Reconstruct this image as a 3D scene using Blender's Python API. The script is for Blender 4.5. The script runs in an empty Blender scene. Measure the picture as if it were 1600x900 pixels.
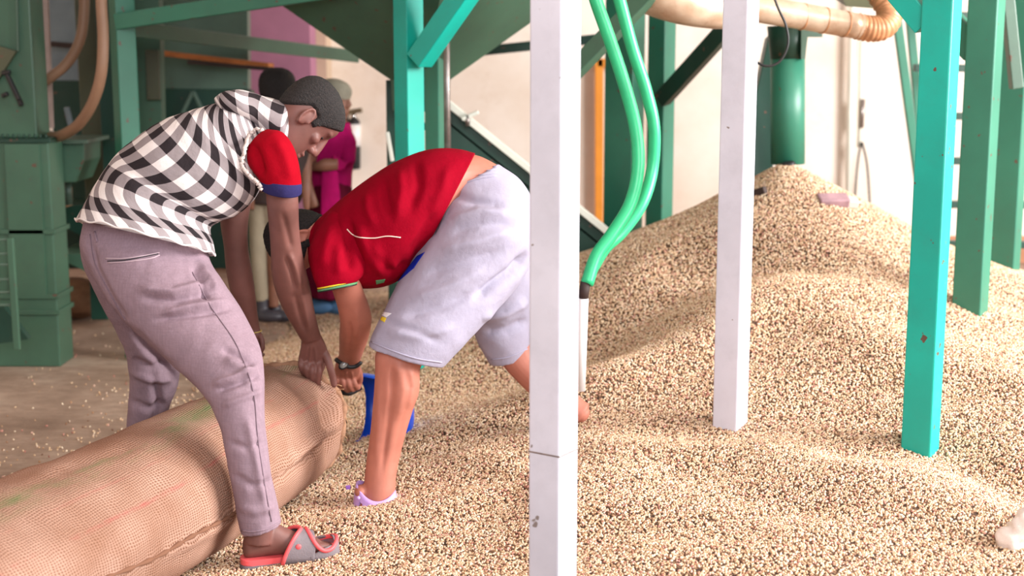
import bpy, bmesh, math, random
import numpy as np
from mathutils import Vector, Matrix
from mathutils.bvhtree import BVHTree

random.seed(7)
rng = np.random.default_rng(7)
scene = bpy.context.scene
col = scene.collection

# ------------------------------------------------------------------ camera
CAM_H, PITCH, FPX = 1.6, math.radians(9.7), 1600 * 50 / 36
cam_data = bpy.data.cameras.new('camera')
cam_data.lens = 50
cam_data.sensor_width = 36
cam_data.dof.use_dof = True
cam_data.dof.focus_distance = 4.55
cam_data.dof.aperture_fstop = 2.2
cam = bpy.data.objects.new('camera', cam_data)
col.objects.link(cam)
cam.location = (0, 0, CAM_H)
cam.rotation_euler = (math.pi / 2 - PITCH, 0, 0)
scene.camera = cam

# ------------------------------------------------------------------ light
world = bpy.data.worlds.new('world')
scene.world = world
world.use_nodes = True
_bg = world.node_tree.nodes['Background']
_bg.inputs['Color'].default_value = (0.96, 0.97, 1.0, 1)
_bg.inputs['Strength'].default_value = 0.27

def area_light(name, loc, target, sx, sy, watts, color):
    l = bpy.data.lights.new(name, 'AREA')
    l.shape = 'RECTANGLE'; l.size = sx; l.size_y = sy; l.energy = watts; l.color = color
    o = bpy.data.objects.new(name, l); col.objects.link(o)
    o.location = loc
    o.rotation_euler = (Vector(target) - Vector(loc)).to_track_quat('-Z', 'Y').to_euler()
    return o
# daylight through the tall open doorway in the right-hand side of the hall
area_light('doorway_daylight', (6.8, 3.6, 3.0), (0, 5.4, 0.4), 4.4, 2.6, 1550, (1.0, 0.975, 0.955))
# fill lamp added behind the camera to brighten the sides that face it
area_light('front_fill', (1.4, -3.2, 3.6), (-0.2, 5.0, 0.6), 5.0, 3.0, 480, (0.94, 0.95, 1.0))

scene.view_settings.view_transform = 'Standard'
scene.view_settings.look = 'None'
scene.view_settings.exposure = 0.0
scene.view_settings.gamma = 1
scene.view_settings.use_curve_mapping = False

# ------------------------------------------------------------------ measuring
FWD = Vector((0, math.cos(PITCH), -math.sin(PITCH)))
UP = Vector((0, math.sin(PITCH), math.cos(PITCH)))
ORG = Vector((0, 0, CAM_H))

def ray(px, py):
    return FWD * FPX + Vector((1, 0, 0)) * (px - 800) + UP * (450 - py)

def P(px, py, Y):
    """the point of the place at depth Y metres from the camera seen at this spot of the photograph"""
    d = ray(px, py)
    return ORG + d * (Y / d.y)

def G(px, py, z=0.0):
    d = ray(px, py)
    return ORG + d * ((z - CAM_H) / d.z)

def project(v):
    v = np.asarray(v, float) - np.array(ORG)
    zz = v @ np.array(FWD)
    return np.stack([800 + FPX * v[:, 0] / zz, 450 - FPX * (v @ np.array(UP)) / zz], 1)

def pxm(Y, z=0.6):
    """metres per photo pixel at depth Y"""
    return (Y * math.cos(PITCH) + (CAM_H - z) * math.sin(PITCH)) / FPX

# ------------------------------------------------------------------ materials
def lin(c):
    return tuple((v / 255 / 12.92) if v / 255 <= 0.04045 else ((v / 255 + 0.055) / 1.055) ** 2.4 for v in c) + (1,)

class N:
    """small node-tree helper"""
    def __init__(self, name):
        self.m = bpy.data.materials.new(name); self.m.use_nodes = True
        self.t = self.m.node_tree
        self.b = self.t.nodes['Principled BSDF']
    def node(self, kind, **kw):
        n = self.t.nodes.new(kind)
        for k, v in kw.items():
            if k.startswith('i_'):
                n.inputs[k[2:].replace('_', ' ')].default_value = v
            else:
                setattr(n, k, v)
        return n
    def link(self, a, b): self.t.links.new(a, b)
    def coords(self, kind='Object'):
        return self.node('ShaderNodeTexCoord').outputs[kind]
    def noise(self, scale, detail=3, vec=None, rough=0.55, out='Fac'):
        n = self.node('ShaderNodeTexNoise', i_Scale=scale, i_Detail=detail, i_Roughness=rough)
        if vec is not None: self.link(vec, n.inputs['Vector'])
        return n.outputs[out]
    def ramp(self, fac, stops):
        r = self.node('ShaderNodeValToRGB')
        e = r.color_ramp.elements
        while len(e) < len(stops): e.new(0.5)
        for el, (p, c) in zip(e, stops):
            el.position = p; el.color = c
        self.link(fac, r.inputs['Fac'])
        return r.outputs['Color']
    def mix(self, fac, a, b, blend='MIX'):
        n = self.node('ShaderNodeMix', data_type='RGBA', blend_type=blend)
        for s, v in ((n.inputs[0], fac), (n.inputs[6], a), (n.inputs[7], b)):
            if isinstance(v, (int, float, tuple)): s.default_value = v
            else: self.link(v, s)
        return n.outputs[2]
    def math(self, op, a, b=0.0):
        n = self.node('ShaderNodeMath', operation=op)
        for s, v in ((n.inputs[0], a), (n.inputs[1], b)):
            if isinstance(v, (int, float)): s.default_value = v
            else: self.link(v, s)
        return n.outputs[0]
    def bump(self, h, strength, dist=0.01):
        n = self.node('ShaderNodeBump', i_Strength=strength, i_Distance=dist)
        self.link(h, n.inputs['Height'])
        self.link(n.outputs['Normal'], self.b.inputs['Normal'])
    def scaled(self, vec, s):
        n = self.node('ShaderNodeMapping'); n.inputs['Scale'].default_value = s
        self.link(vec, n.inputs['Vector']); return n.outputs['Vector']
    def color(self, c):
        if isinstance(c, tuple): self.b.inputs['Base Color'].default_value = c
        else: self.link(c, self.b.inputs['Base Color'])

def plain(name, rgb, rough=0.6, var=0.12, scale=8, metal=0.0, bump=0.0, bscale=60, spec=0.5):
    n = N(name); v = n.coords()
    c = lin(rgb)
    dark = tuple(x * (1 - var) for x in c[:3]) + (1,)
    lite = tuple(min(1, x * (1 + var)) for x in c[:3]) + (1,)
    n.color(n.ramp(n.noise(scale, 4, v), [(0.3, dark), (0.7, lite)]))
    n.b.inputs['Roughness'].default_value = rough
    n.b.inputs['Metallic'].default_value = metal
    n.b.inputs['Specular IOR Level'].default_value = spec
    if bump: n.bump(n.noise(bscale, 3, v), bump)
    return n.m

def paint(name, rgb, rough=0.42, chip=(96, 70, 58), chips=0.7, dirt=0.3):
    """worn enamel on steel: slow colour drift, grime and a few chips"""
    n = N(name); v = n.coords()
    c = lin(rgb)
    a = tuple(x * 0.86 for x in c[:3]) + (1,)
    b = tuple(min(1, x * 1.14) for x in c[:3]) + (1,)
    base = n.ramp(n.noise(2.5, 4, v), [(0.3, a), (0.7, b)])
    grime = n.ramp(n.noise(9, 6, v, 0.7), [(0.5, (0, 0, 0, 1)), (0.8, (dirt, dirt, dirt, 1))])
    base = n.mix(grime, base, tuple(x * 0.45 + 0.03 for x in c[:3]) + (1,))
    ch = n.ramp(n.noise(23, 2, v), [(chips, (0, 0, 0, 1)), (chips + 0.015, (1, 1, 1, 1))])
    base = n.mix(ch, base, lin(chip))
    n.color(base)
    n.b.inputs['Roughness'].default_value = rough
    n.bump(n.noise(70, 3, v), 0.08, 0.004)
    return n.m

M = {}
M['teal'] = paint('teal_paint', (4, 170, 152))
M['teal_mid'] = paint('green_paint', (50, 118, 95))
M['green'] = paint('muted_green_paint', (66, 100, 80), dirt=0.5)
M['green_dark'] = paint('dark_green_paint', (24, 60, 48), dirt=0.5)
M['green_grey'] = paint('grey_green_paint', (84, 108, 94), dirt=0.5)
M['olive'] = paint('olive_paint', (82, 84, 62), dirt=0.6)
M['white_post'] = paint('white_post_paint', (212, 212, 224), chip=(140, 128, 124), chips=0.735, dirt=0.22)
M['cream_metal'] = paint('cream_paint', (226, 226, 214), chips=0.75, dirt=0.12)
M['steel'] = plain('galvanised_steel', (150, 140, 136), 0.35, 0.2, 30, 0.8)
M['chrome'] = plain('bright_steel', (205, 205, 205), 0.2, 0.05, 10, 1.0)
M['black'] = plain('black_plastic', (26, 25, 27), 0.5, 0.2)
M['dark_brown'] = plain('dark_brown', (56, 40, 36), 0.7, 0.25)
M['hose_brown'] = plain('brown_hose_rubber', (142, 108, 84), 0.5, 0.1, 6)
M['hose_green'] = plain('green_hose_plastic', (48, 190, 128), 0.35, 0.12, 10)
M['plank'] = plain('orange_wood', (178, 104, 52), 0.7, 0.25, 14)
M['orange'] = plain('orange_frame_paint', (226, 142, 40), 0.55, 0.08)
M['pink_board'] = plain('pink_board', (206, 178, 168), 0.7, 0.1, 20)
M['blue_grey'] = plain('blue_grey_paint', (128, 142, 150), 0.6, 0.12, 6)
M['duct'] = None
M['white_plastic'] = plain('white_plastic', (235, 230, 228), 0.45, 0.04)
M['mauve'] = plain('mauve_wall_paint', (168, 112, 138), 0.8, 0.1, 5)
M['beige_wall'] = plain('beige_wall_paint', (200, 176, 152), 0.85, 0.08, 5)
M['terracotta'] = plain('terracotta_skirting', (176, 122, 92), 0.85, 0.2, 6)

def wall_mat():
    n = N('cream_plaster'); v = n.coords()
    a = n.ramp(n.noise(0.9, 5, v, 0.62), [(0.3, lin((222, 203, 186))), (0.62, lin((240, 229, 219)))])
    st = n.ramp(n.noise(2.3, 6, v, 0.7), [(0.58, (0, 0, 0, 1)), (0.75, (0.5, 0.5, 0.5, 1))])
    n.color(n.mix(st, a, lin((206, 182, 160))))
    n.b.inputs['Roughness'].default_value = 0.9
    n.bump(n.noise(30, 4, v), 0.12, 0.01)
    return n.m
M['wall'] = wall_mat()

def floor_mat():
    n = N('dusty_concrete'); v = n.coords()
    a = n.ramp(n.noise(1.6, 7, v, 0.65), [(0.32, lin((132, 108, 92))), (0.5, lin((172, 146, 128))), (0.7, lin((206, 184, 166)))])
    s = n.ramp(n.noise(7, 6, n.scaled(v, (1, 2.4, 1)), 0.7), [(0.42, (0, 0, 0, 1)), (0.7, (0.55, 0.55, 0.55, 1))])
    a = n.mix(s, a, lin((120, 98, 84)))
    g = n.ramp(n.noise(160, 2, v), [(0.62, (0, 0, 0, 1)), (0.72, (0.6, 0.6, 0.6, 1))])
    n.color(n.mix(g, a, lin((206, 178, 138))))
    n.b.inputs['Roughness'].default_value = 0.75
    n.bump(n.noise(55, 5, v), 0.25, 0.008)
    return n.m
M['floor'] = floor_mat()

def duct_mat():
    n = N('dusty_beige_duct'); v = n.coords()
    a = n.ramp(n.noise(9, 5, v), [(0.3, lin((186, 150, 122))), (0.7, lin((226, 204, 180)))])
    r = n.ramp(n.noise(14, 5, v, 0.7), [(0.58, (0, 0, 0, 1)), (0.75, (0.8, 0.8, 0.8, 1))])
    n.color(n.mix(r, a, lin((150, 98, 62))))
    n.b.inputs['Roughness'].default_value = 0.38
    n.b.inputs['Metallic'].default_value = 0.25
    n.bump(n.noise(25, 3, v), 0.15, 0.01)
    return n.m
M['duct'] = duct_mat()
M['duct_rust'] = plain('rusty_flexible_duct', (196, 140, 100), 0.45, 0.3, 25, 0.2)

# ------------------------------------------------------------------ building blocks
def mesh_obj(name, verts, faces, mat, parent=None, smooth=False, uvs=None):
    me = bpy.data.meshes.new(name)
    me.from_pydata([tuple(map(float, v)) for v in verts], [], [tuple(f) for f in faces])
    if smooth: me.polygons.foreach_set('use_smooth', [True] * len(me.polygons))
    if uvs is not None:
        lay = me.uv_layers.new(name='UVMap')
        li = np.zeros(len(me.loops), int); me.loops.foreach_get('vertex_index', li)
        lay.data.foreach_set('uv', np.asarray(uvs, float)[li].ravel())
    me.update()
    o = bpy.data.objects.new(name, me)
    if mat: me.materials.append(mat)
    col.objects.link(o)
    if parent: attach(o, parent)
    return o

def attach(o, parent):
    o.parent = parent
    if parent.parent is None: o.matrix_parent_inverse = Matrix.Translation(parent.location).inverted()

def group_part(name, parent):
    """an Empty that gathers the pieces of one part of a thing"""
    o = bpy.data.objects.new(name, None); col.objects.link(o); o.empty_display_size = 0.05
    attach(o, parent)
    return o

def thing(name, label, cat, loc, group=None):
    o = bpy.data.objects.new(name, None); col.objects.link(o)
    o.location = loc; o.empty_display_size = 0.1
    o['label'] = label; o['category'] = cat
    if group: o['group'] = group
    return o

def tag(o, label, cat, group=None, kind=None):
    o['label'] = label; o['category'] = cat
    if group: o['group'] = group
    if kind: o['kind'] = kind
    return o

def structure(o, label=None):
    o['kind'] = 'structure'
    if label: o['label'] = label
    return o

def bm_obj(name, bm, mat, parent=None, smooth=False):
    bmesh.ops.recalc_face_normals(bm, faces=bm.faces)
    me = bpy.data.meshes.new(name); bm.to_mesh(me); bm.free()
    if smooth: me.polygons.foreach_set('use_smooth', [True] * len(me.polygons))
    o = bpy.data.objects.new(name, me); me.materials.append(mat); col.objects.link(o)
    if parent: attach(o, parent)
    return o

def bm_box(bm, c, ax, ay, az, bevel=0.0):
    """box at centre c with half-axes ax, ay, az (vectors)"""
    c, ax, ay, az = map(Vector, (c, ax, ay, az))
    vs = [bm.verts.new(c + ax * i + ay * j + az * k) for i in (-1, 1) for j in (-1, 1) for k in (-1, 1)]
    fs = [(0, 1, 3, 2), (4, 6, 7, 5), (0, 4, 5, 1), (2, 3, 7, 6), (0, 2, 6, 4), (1, 5, 7, 3)]
    faces = [bm.faces.new([vs[i] for i in f]) for f in fs]
    if bevel:
        edges = list({e for f in faces for e in f.edges})
        bmesh.ops.bevel(bm, geom=edges, offset=bevel, segments=2, affect='EDGES', profile=0.5)

def box(name, c, half, mat, parent=None, rot=0.0, bevel=0.004):
    bm = bmesh.new()
    ca, sa = math.cos(rot), math.sin(rot)
    bm_box(bm, c, Vector((ca, sa, 0)) * half[0], Vector((-sa, ca, 0)) * half[1], (0, 0, half[2]), bevel)
    return bm_obj(name, bm, mat, parent)

def beam(name, p0, p1, w, h, mat, parent=None, side=None, bevel=0.004):
    """bar of section w (along side) x h between two points"""
    p0, p1 = Vector(p0), Vector(p1)
    d = (p1 - p0); L = d.length; d.normalize()
    s = Vector(side) if side is not None else Vector((d.y, -d.x, 0))
    if s.length < 1e-4: s = Vector((1, 0, 0))
    s = (s - d * s.dot(d)).normalized(); t = d.cross(s)
    bm = bmesh.new()
    bm_box(bm, (p0 + p1) / 2, d * L / 2, s * w / 2, t * h / 2, bevel)
    return bm_obj(name, bm, mat, parent)

GRID = math.radians(-34)     # the steel platform stands turned against the camera
GU = Vector((math.cos(GRID), math.sin(GRID), 0)); GV = Vector((-math.sin(GRID), math.cos(GRID), 0))

def spline(pts, n=8):
    pts = [np.array(p, float) for p in pts]
    ex = [2 * pts[0] - pts[1]] + pts + [2 * pts[-1] - pts[-2]]
    out = []
    for i in range(1, len(ex) - 2):
        a, b, c, d = ex[i - 1], ex[i], ex[i + 1], ex[i + 2]
        for k in range(n):
            t = k / n
            out.append(0.5 * (2 * b + (c - a) * t + (2 * a - 5 * b + 4 * c - d) * t * t + (3 * b - a - 3 * c + d) * t ** 3))
    out.append(pts[-1])
    return np.array(out)

def tube_geo(pts, r, seg=12, closed=False, caps=True, round_ends=False):
    pts = np.array([tuple(p) for p in pts], float); n = len(pts)
    r = np.full(n, r, float) if np.isscalar(r) else np.interp(np.linspace(0, 1, n), np.linspace(0, 1, len(r)), r)
    if round_ends:
        d0 = pts[0] - pts[1]; d0 /= np.linalg.norm(d0); d1 = pts[-1] - pts[-2]; d1 /= np.linalg.norm(d1)
        pts = np.vstack([pts[0] + d0 * r[0] * 0.95, pts[0] + d0 * r[0] * 0.7, pts, pts[-1] + d1 * r[-1] * 0.7, pts[-1] + d1 * r[-1] * 0.95])
        r = np.concatenate([[r[0] * 0.25, r[0] * 0.72], r, [r[-1] * 0.72, r[-1] * 0.25]]); n = len(pts)
    tg = np.gradient(pts, axis=0) if not closed else (np.roll(pts, -1, 0) - np.roll(pts, 1, 0))
    tg /= np.maximum(np.linalg.norm(tg, axis=1, keepdims=True), 1e-9)
    ref = np.array([0, 0, 1.0]) if abs(tg[0][2]) < 0.9 else np.array([1.0, 0, 0])
    u = np.cross(tg[0], ref); u /= np.linalg.norm(u)
    V = []
    for i in range(n):
        u = u - tg[i] * np.dot(u, tg[i]); u /= max(np.linalg.norm(u), 1e-9)
        w = np.cross(tg[i], u)
        for k in range(seg):
            a = 2 * math.pi * k / seg
            V.append(pts[i] + r[i] * (math.cos(a) * u + math.sin(a) * w))
    F = []
    for i in range(n if closed else n - 1):
        j = (i + 1) % n
        for k in range(seg):
            F.append((i * seg + k, i * seg + (k + 1) % seg, j * seg + (k + 1) % seg, j * seg + k))
    if caps and not closed:
        F.append(tuple(range(seg - 1, -1, -1))); F.append(tuple((n - 1) * seg + k for k in range(seg)))
    return np.array(V), F

def tube(name, pts, r, mat, parent=None, seg=12, closed=False, smooth_path=0, round_ends=False):
    if smooth_path: pts = spline(pts, smooth_path)
    V, F = tube_geo(pts, r, seg, closed, True, round_ends)
    return mesh_obj(name, V, F, mat, parent, True)

def prism(name, poly, off, mat, parent=None, bevel=0.0):
    """polygon of 3-D points extruded by a vector"""
    bm = bmesh.new(); off = Vector(off)
    a = [bm.verts.new(Vector(p)) for p in poly]; b = [bm.verts.new(Vector(p) + off) for p in poly]
    n = len(poly)
    bm.faces.new(a); bm.faces.new(b[::-1])
    for i in range(n): bm.faces.new((a[i], b[i], b[(i + 1) % n], a[(i + 1) % n]))
    if bevel: bmesh.ops.bevel(bm, geom=list(bm.edges), offset=bevel, segments=1, affect='EDGES')
    return bm_obj(name, bm, mat, parent)

def ellipsoid_geo(c, ax, ay, az, nu=16, nv=10):
    c, ax, ay, az = (np.array(tuple(v), float) for v in (c, ax, ay, az))
    V, F = [c - az], []
    for j in range(1, nv):
        t = -math.pi / 2 + math.pi * j / nv
        for i in range(nu):
            a = 2 * math.pi * i / nu
            V.append(c + math.cos(t) * (math.cos(a) * ax + math.sin(a) * ay) + math.sin(t) * az)
    V.append(c + az); top = len(V) - 1
    for i in range(nu): F.append((0, 1 + (i + 1) % nu, 1 + i))
    for j in range(nv - 2):
        for i in range(nu):
            a, b = 1 + j * nu + i, 1 + j * nu + (i + 1) % nu
            F.append((a, b, b + nu, a + nu))
    o = 1 + (nv - 2) * nu
    for i in range(nu): F.append((o + i, o + (i + 1) % nu, top))
    return np.array(V), F

def ball(c, r, k=(1, 1, 1)):
    return ellipsoid_geo(c, (r * k[0], 0, 0), (0, r * k[1], 0), (0, 0, r * k[2]))

def sil(rows, seg=28, sub=4, power=2.0, caps=True):
    """loft from outline pairs: (x1,y1, x2,y2, Y, depth ratio); returns verts, faces, uvs in metres"""
    R = []
    for (x1, y1, x2, y2, Y, ratio) in rows:
        A, B = np.array(P(x1, y1, Y)), np.array(P(x2, y2, Y))
        R.append(np.concatenate([A, B, [ratio]]))
    if sub > 1: R = spline(R, sub)
    R = np.array(R)
    C = (R[:, :3] + R[:, 3:6]) / 2; U = (R[:, :3] - R[:, 3:6]) / 2
    n = len(R); V, uv = [], []
    tg = np.gradient(C, axis=0)
    L = np.concatenate([[0], np.cumsum(np.linalg.norm(np.diff(C, axis=0), axis=1))])
    for i in range(n):
        u = U[i]; ru = np.linalg.norm(u)
        w = np.array([0, 1.0, 0.0]); w = w - u * np.dot(w, u) / max(ru * ru, 1e-9); w /= np.linalg.norm(w)
        t = tg[i] / max(np.linalg.norm(tg[i]), 1e-9)
        w2 = np.cross(t, u); w2 /= max(np.linalg.norm(w2), 1e-9)
        if np.dot(w2, w) < 0: w2 = -w2
        w = w * 0.5 + w2 * 0.5; w /= np.linalg.norm(w)
        for k in range(seg):
            a = 2 * math.pi * k / seg
            ca, sa = math.cos(a), math.sin(a)
            ca = math.copysign(abs(ca) ** (2 / power), ca); sa = math.copysign(abs(sa) ** (2 / power), sa)
            V.append(C[i] + ca * u + sa * w * ru * R[i, 6])
            uv.append((a * (ru + ru * R[i, 6]) / 2, L[i]))
    F = []
    for i in range(n - 1):
        for k in range(seg):
            F.append((i * seg + k, i * seg + (k + 1) % seg, (i + 1) * seg + (k + 1) % seg, (i + 1) * seg + k))
    if caps:
        F.append(tuple(range(seg - 1, -1, -1))); F.append(tuple((n - 1) * seg + k for k in range(seg)))
    return np.array(V), F, np.array(uv)

def fuse(shells, voxel=0.006, smooth=4, factor=0.5):
    """one continuous surface grown around overlapping closed shells"""
    V, F, o = [], [], 0
    for s in shells:
        V.append(np.asarray(s[0])); F += [tuple(i + o for i in f) for f in s[1]]; o += len(s[0])
    me = bpy.data.meshes.new('tmp'); me.from_pydata(np.vstack(V).tolist(), [], F); me.update()
    bm = bmesh.new(); bm.from_mesh(me); bmesh.ops.recalc_face_normals(bm, faces=bm.faces); bm.to_mesh(me); bm.free()
    ob = bpy.data.objects.new('tmp', me); col.objects.link(ob)
    m = ob.modifiers.new('r', 'REMESH'); m.mode = 'VOXEL'; m.voxel_size = voxel; m.adaptivity = 0
    s = ob.modifiers.new('s', 'SMOOTH'); s.factor = factor; s.iterations = smooth
    dg = bpy.context.evaluated_depsgraph_get(); dg.update()
    ev = ob.evaluated_get(dg).to_mesh()
    n = len(ev.vertices); v = np.zeros(n * 3); ev.vertices.foreach_get('co', v)
    f = [tuple(p.vertices) for p in ev.polygons]
    nr = np.zeros(n * 3); ev.vertices.foreach_get('normal', nr)
    ob.evaluated_get(dg).to_mesh_clear()
    bpy.data.objects.remove(ob); bpy.data.meshes.remove(me)
    return v.reshape(-1, 3), f, nr.reshape(-1, 3)

def normals_of(V, F):
    me = bpy.data.meshes.new('tmp'); me.from_pydata(np.asarray(V).tolist(), [], F); me.update()
    nr = np.zeros(len(V) * 3); me.vertices.foreach_get('normal', nr)
    bpy.data.meshes.remove(me)
    return nr.reshape(-1, 3)

def seg_dist(p, a, b):
    ab = b - a; t = np.clip(((p - a) @ ab) / max(ab @ ab, 1e-9), 0, 1)
    q = a + t[:, None] * ab
    return np.linalg.norm(p - q, axis=1), t

def wrinkle(V, nr, folds):
    """press cloth folds into a surface: each fold is a line over the cloth, its width (px) and its height (m)"""
    V = np.array(V); pp = project(V)
    view = V - np.array(ORG); view /= np.linalg.norm(view, axis=1, keepdims=True)
    face = np.clip(-(nr * view).sum(1) * 2.0, 0, 1)
    d = np.zeros(len(V))
    for pts, w, amp in folds:
        best = np.full(len(V), 1e9); par = np.zeros(len(V)); n = len(pts) - 1
        for i in range(n):
            dd, t = seg_dist(pp, np.array(pts[i], float), np.array(pts[i + 1], float))
            k = dd < best; best[k] = dd[k]; par[k] = (i + t[k]) / n
        fade = np.clip(np.minimum(par, 1 - par) * 5 + 0.15, 0, 1)
        d += 2.1 * amp * fade * np.exp(-(best / (0.85 * w)) ** 2)
    return V + nr * (d * face)[:, None]

def vnoise(V, scale, seed=0):
    """cheap smooth 3-D noise from a few sine waves"""
    r = np.random.default_rng(seed); out = np.zeros(len(V))
    for i in range(6):
        k = r.normal(size=3) * scale * (0.6 + 0.25 * i); ph = r.uniform(0, 6.28)
        out += np.sin(V @ k + ph) / (1 + 0.35 * i)
    return out / 3

class Surf:
    """finds points on a finished surface so seams, cuffs and marks can be laid on it"""
    def __init__(self, V, F):
        self.t = BVHTree.FromPolygons([tuple(v) for v in V], F)
    def hit(self, px, py, lift=0.0):
        d = ray(px, py).normalized()
        h = self.t.ray_cast(ORG, d)
        if h[0] is None: return None
        return h[0] + h[1] * (lift if h[1].dot(d) < 0 else -lift)
    def near(self, p, lift=0.0):
        h = self.t.find_nearest(Vector(p))
        return h[0] + h[1] * lift
    def line(self, pts, lift=0.0, n=6):
        out = []
        for q in spline([(a, b, 0) for a, b in pts], n):
            h = self.hit(q[0], q[1], lift)
            if h is not None: out.append(h)
        return out

# ================================================================== the hall
def slab(name, lo, hi, mat):
    c = [(a + b) / 2 for a, b in zip(lo, hi)]; h = [(b - a) / 2 for a, b in zip(lo, hi)]
    return structure(box(name, c, h, mat, bevel=0))
WALL_Y = 10.5
slab('floor', (-7, -4, -0.2), (8, WALL_Y, 0), M['floor'])
slab('wall_back', (-7, WALL_Y, -0.2), (8, WALL_Y + 0.2, 4.6), M['wall'])
slab('wall_left', (-7.2, -4, -0.2), (-7, WALL_Y + 0.2, 4.6), M['wall'])
slab('ceiling', (-7.2, -1.0, 4.6), (3.4, WALL_Y + 0.2, 4.75), M['wall'])
b = slab('baseboard_back', (-7, WALL_Y - 0.02, 0), (8, WALL_Y, 0.2), M['terracotta'])
# the mauve-painted pier and its beige return on the back wall
x0, x1 = P(372, 100, 9.9).x, P(485, 100, 9.9).x
slab('trim_1', (x0, 9.9, 0), (x1, WALL_Y, 4.6), M['mauve'])
x2 = P(510, 100, 10.2).x
slab('trim_2', (x1, 10.2, 0), (x2, WALL_Y, 4.6), M['beige_wall'])

# ================================================================== the heap of coffee
PEAK = np.array([1.335, 6.9])
RIDGE = np.array([(1.5, 5.95), (0.83, 5.73), (0.28, 5.43), (-0.14, 5.3), (-0.45, 5.25)])

def pl_dist(X, Y, pl):
    p = np.stack([X, Y], -1).reshape(-1, 2); best = np.full(len(p), 1e9); sd = np.zeros(len(p))
    for a, b in zip(pl[:-1], pl[1:]):
        d, t = seg_dist(p, a, b)
        ab = (b - a) / np.linalg.norm(b - a); s = (p[:, 0] - a[0]) * ab[1] - (p[:, 1] - a[1]) * ab[0]
        k = d < best; best[k] = d[k]; sd[k] = s[k]
    return best.reshape(X.shape), sd.reshape(X.shape)

def sstep(a, b, x):
    t = np.clip((x - a) / (b - a), 0, 1); return t * t * (3 - 2 * t)

def heap_z(X, Y):
    X, Y = np.asarray(X, float), np.asarray(Y, float)
    r = np.hypot(X - PEAK[0], Y - PEAK[1]); rr = np.sqrt(r * r + 0.05 ** 2)
    z = 1.055 * np.exp(-rr / 1.5)
    # hollow scooped out on the left flank, with a lip in front of it
    z -= 0.25 * np.exp(-(((X - 0.25) / 0.75) ** 2 + ((Y - 6.02) / 0.42) ** 2))
    d, s = pl_dist(X, Y, RIDGE)
    w = np.where(s > 0, 0.42, 0.11)
    z += 0.09 * np.exp(-(d / w) ** 2) * sstep(1.5, 0.9, X)
    # slumped shoulder below the peak
    z -= 0.07 * np.exp(-(((X - 0.95) / 0.35) ** 2 + ((Y - 6.25) / 0.22) ** 2))
    z += 0.05 * np.exp(-(((X - 1.15) / 0.5) ** 2 + ((Y - 5.95) / 0.18) ** 2))
    # footmarks and shovel marks
    q = np.stack([X, Y, np.zeros_like(X)], -1).reshape(-1, 3)
    z += 0.024 * vnoise(q, 4.0, 3).reshape(X.shape) + 0.012 * vnoise(q, 11.0, 5).reshape(X.shape)
    z -= 0.05 * np.exp(-(((X - 2.0) / 0.12) ** 2 + ((Y - 4.25) / 0.5) ** 2))
    z -= 0.12 * np.exp(-(((X - 0.8) / 0.5) ** 2 + ((Y - 5.1) / 0.4) ** 2)) + 0.04 * np.exp(-(((X - 1.5) / 0.4) ** 2 + ((Y - 4.7) / 0.4) ** 2)) + 0.06 * np.exp(-(((X - 2.0) / 0.4) ** 2 + ((Y - 6.0) / 0.4) ** 2))
    z += 0.05 * np.exp(-(((X + 0.50) / 0.12) ** 2 + ((Y - 4.46) / 0.08) ** 2))      # beans pushed over the clog
    # the heap thins out to the bare floor on the left and behind
    for ax, ay, bx2, by2, wd, am in ((1.5, 4.75, 1.75, 4.05, 0.13, -0.045), (0.12, 4.75, -0.1, 4.3, 0.12, -0.04), (-0.15, 4.95, 0.15, 4.55, 0.10, 0.03), (0.55, 4.6, 0.9, 4.25, 0.14, -0.03), (0.9, 4.75, 1.3, 4.3, 0.14, 0.025),
                                   (0.75, 6.5, 1.3, 6.2, 0.10, -0.05), (1.35, 5.6, 1.9, 5.2, 0.15, 0.03)):
        dd, _ = seg_dist(q[:, :2], np.array([ax, ay]), np.array([bx2, by2])); z += am * np.exp(-(dd.reshape(X.shape) / wd) ** 2)
    edge = -0.95 - 0.35 * sstep(5.6, 7.2, Y) + 0.06 * np.sin(Y * 5) - 0.16 * sstep(4.75, 4.3, Y)
    k = sstep(edge - 0.2, edge + 1.7, X)
    z = z * k + 0.036 * sstep(edge - 0.15, edge + 0.2, X) - 0.03 * (1 - sstep(edge - 0.45, edge + 0.05, X))
    z = z * sstep(9.6, 8.3, Y)
    return z - 0.012

def on_heap(px, py, lift=0.0):
    """where the line of sight through a photo point meets the heap"""
    d = ray(px, py).normalized(); t = np.arange(3.0, 11.0, 0.004)
    pts = np.array(ORG) + t[:, None] * np.array(d)
    i = int(np.argmax(pts[:, 2] < np.maximum(heap_z(pts[:, 0], pts[:, 1]), 0)))
    return Vector(pts[i]) + Vector((0, 0, lift))

gx = np.arange(-1.75, 3.7, 0.035); gy = np.arange(2.9, 9.4, 0.035)
GX, GY = np.meshgrid(gx, gy)
GZ = heap_z(GX, GY)
hv = np.stack([GX, GY, GZ], -1).reshape(-1, 3)
nx = len(gx)
hf = [(j * nx + i, j * nx + i + 1, (j + 1) * nx + i + 1, (j + 1) * nx + i)
      for j in range(len(gy) - 1) for i in range(nx - 1)
      if max(GZ[j, i], GZ[j + 1, i], GZ[j, i + 1], GZ[j + 1, i + 1]) > -0.004]

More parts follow.
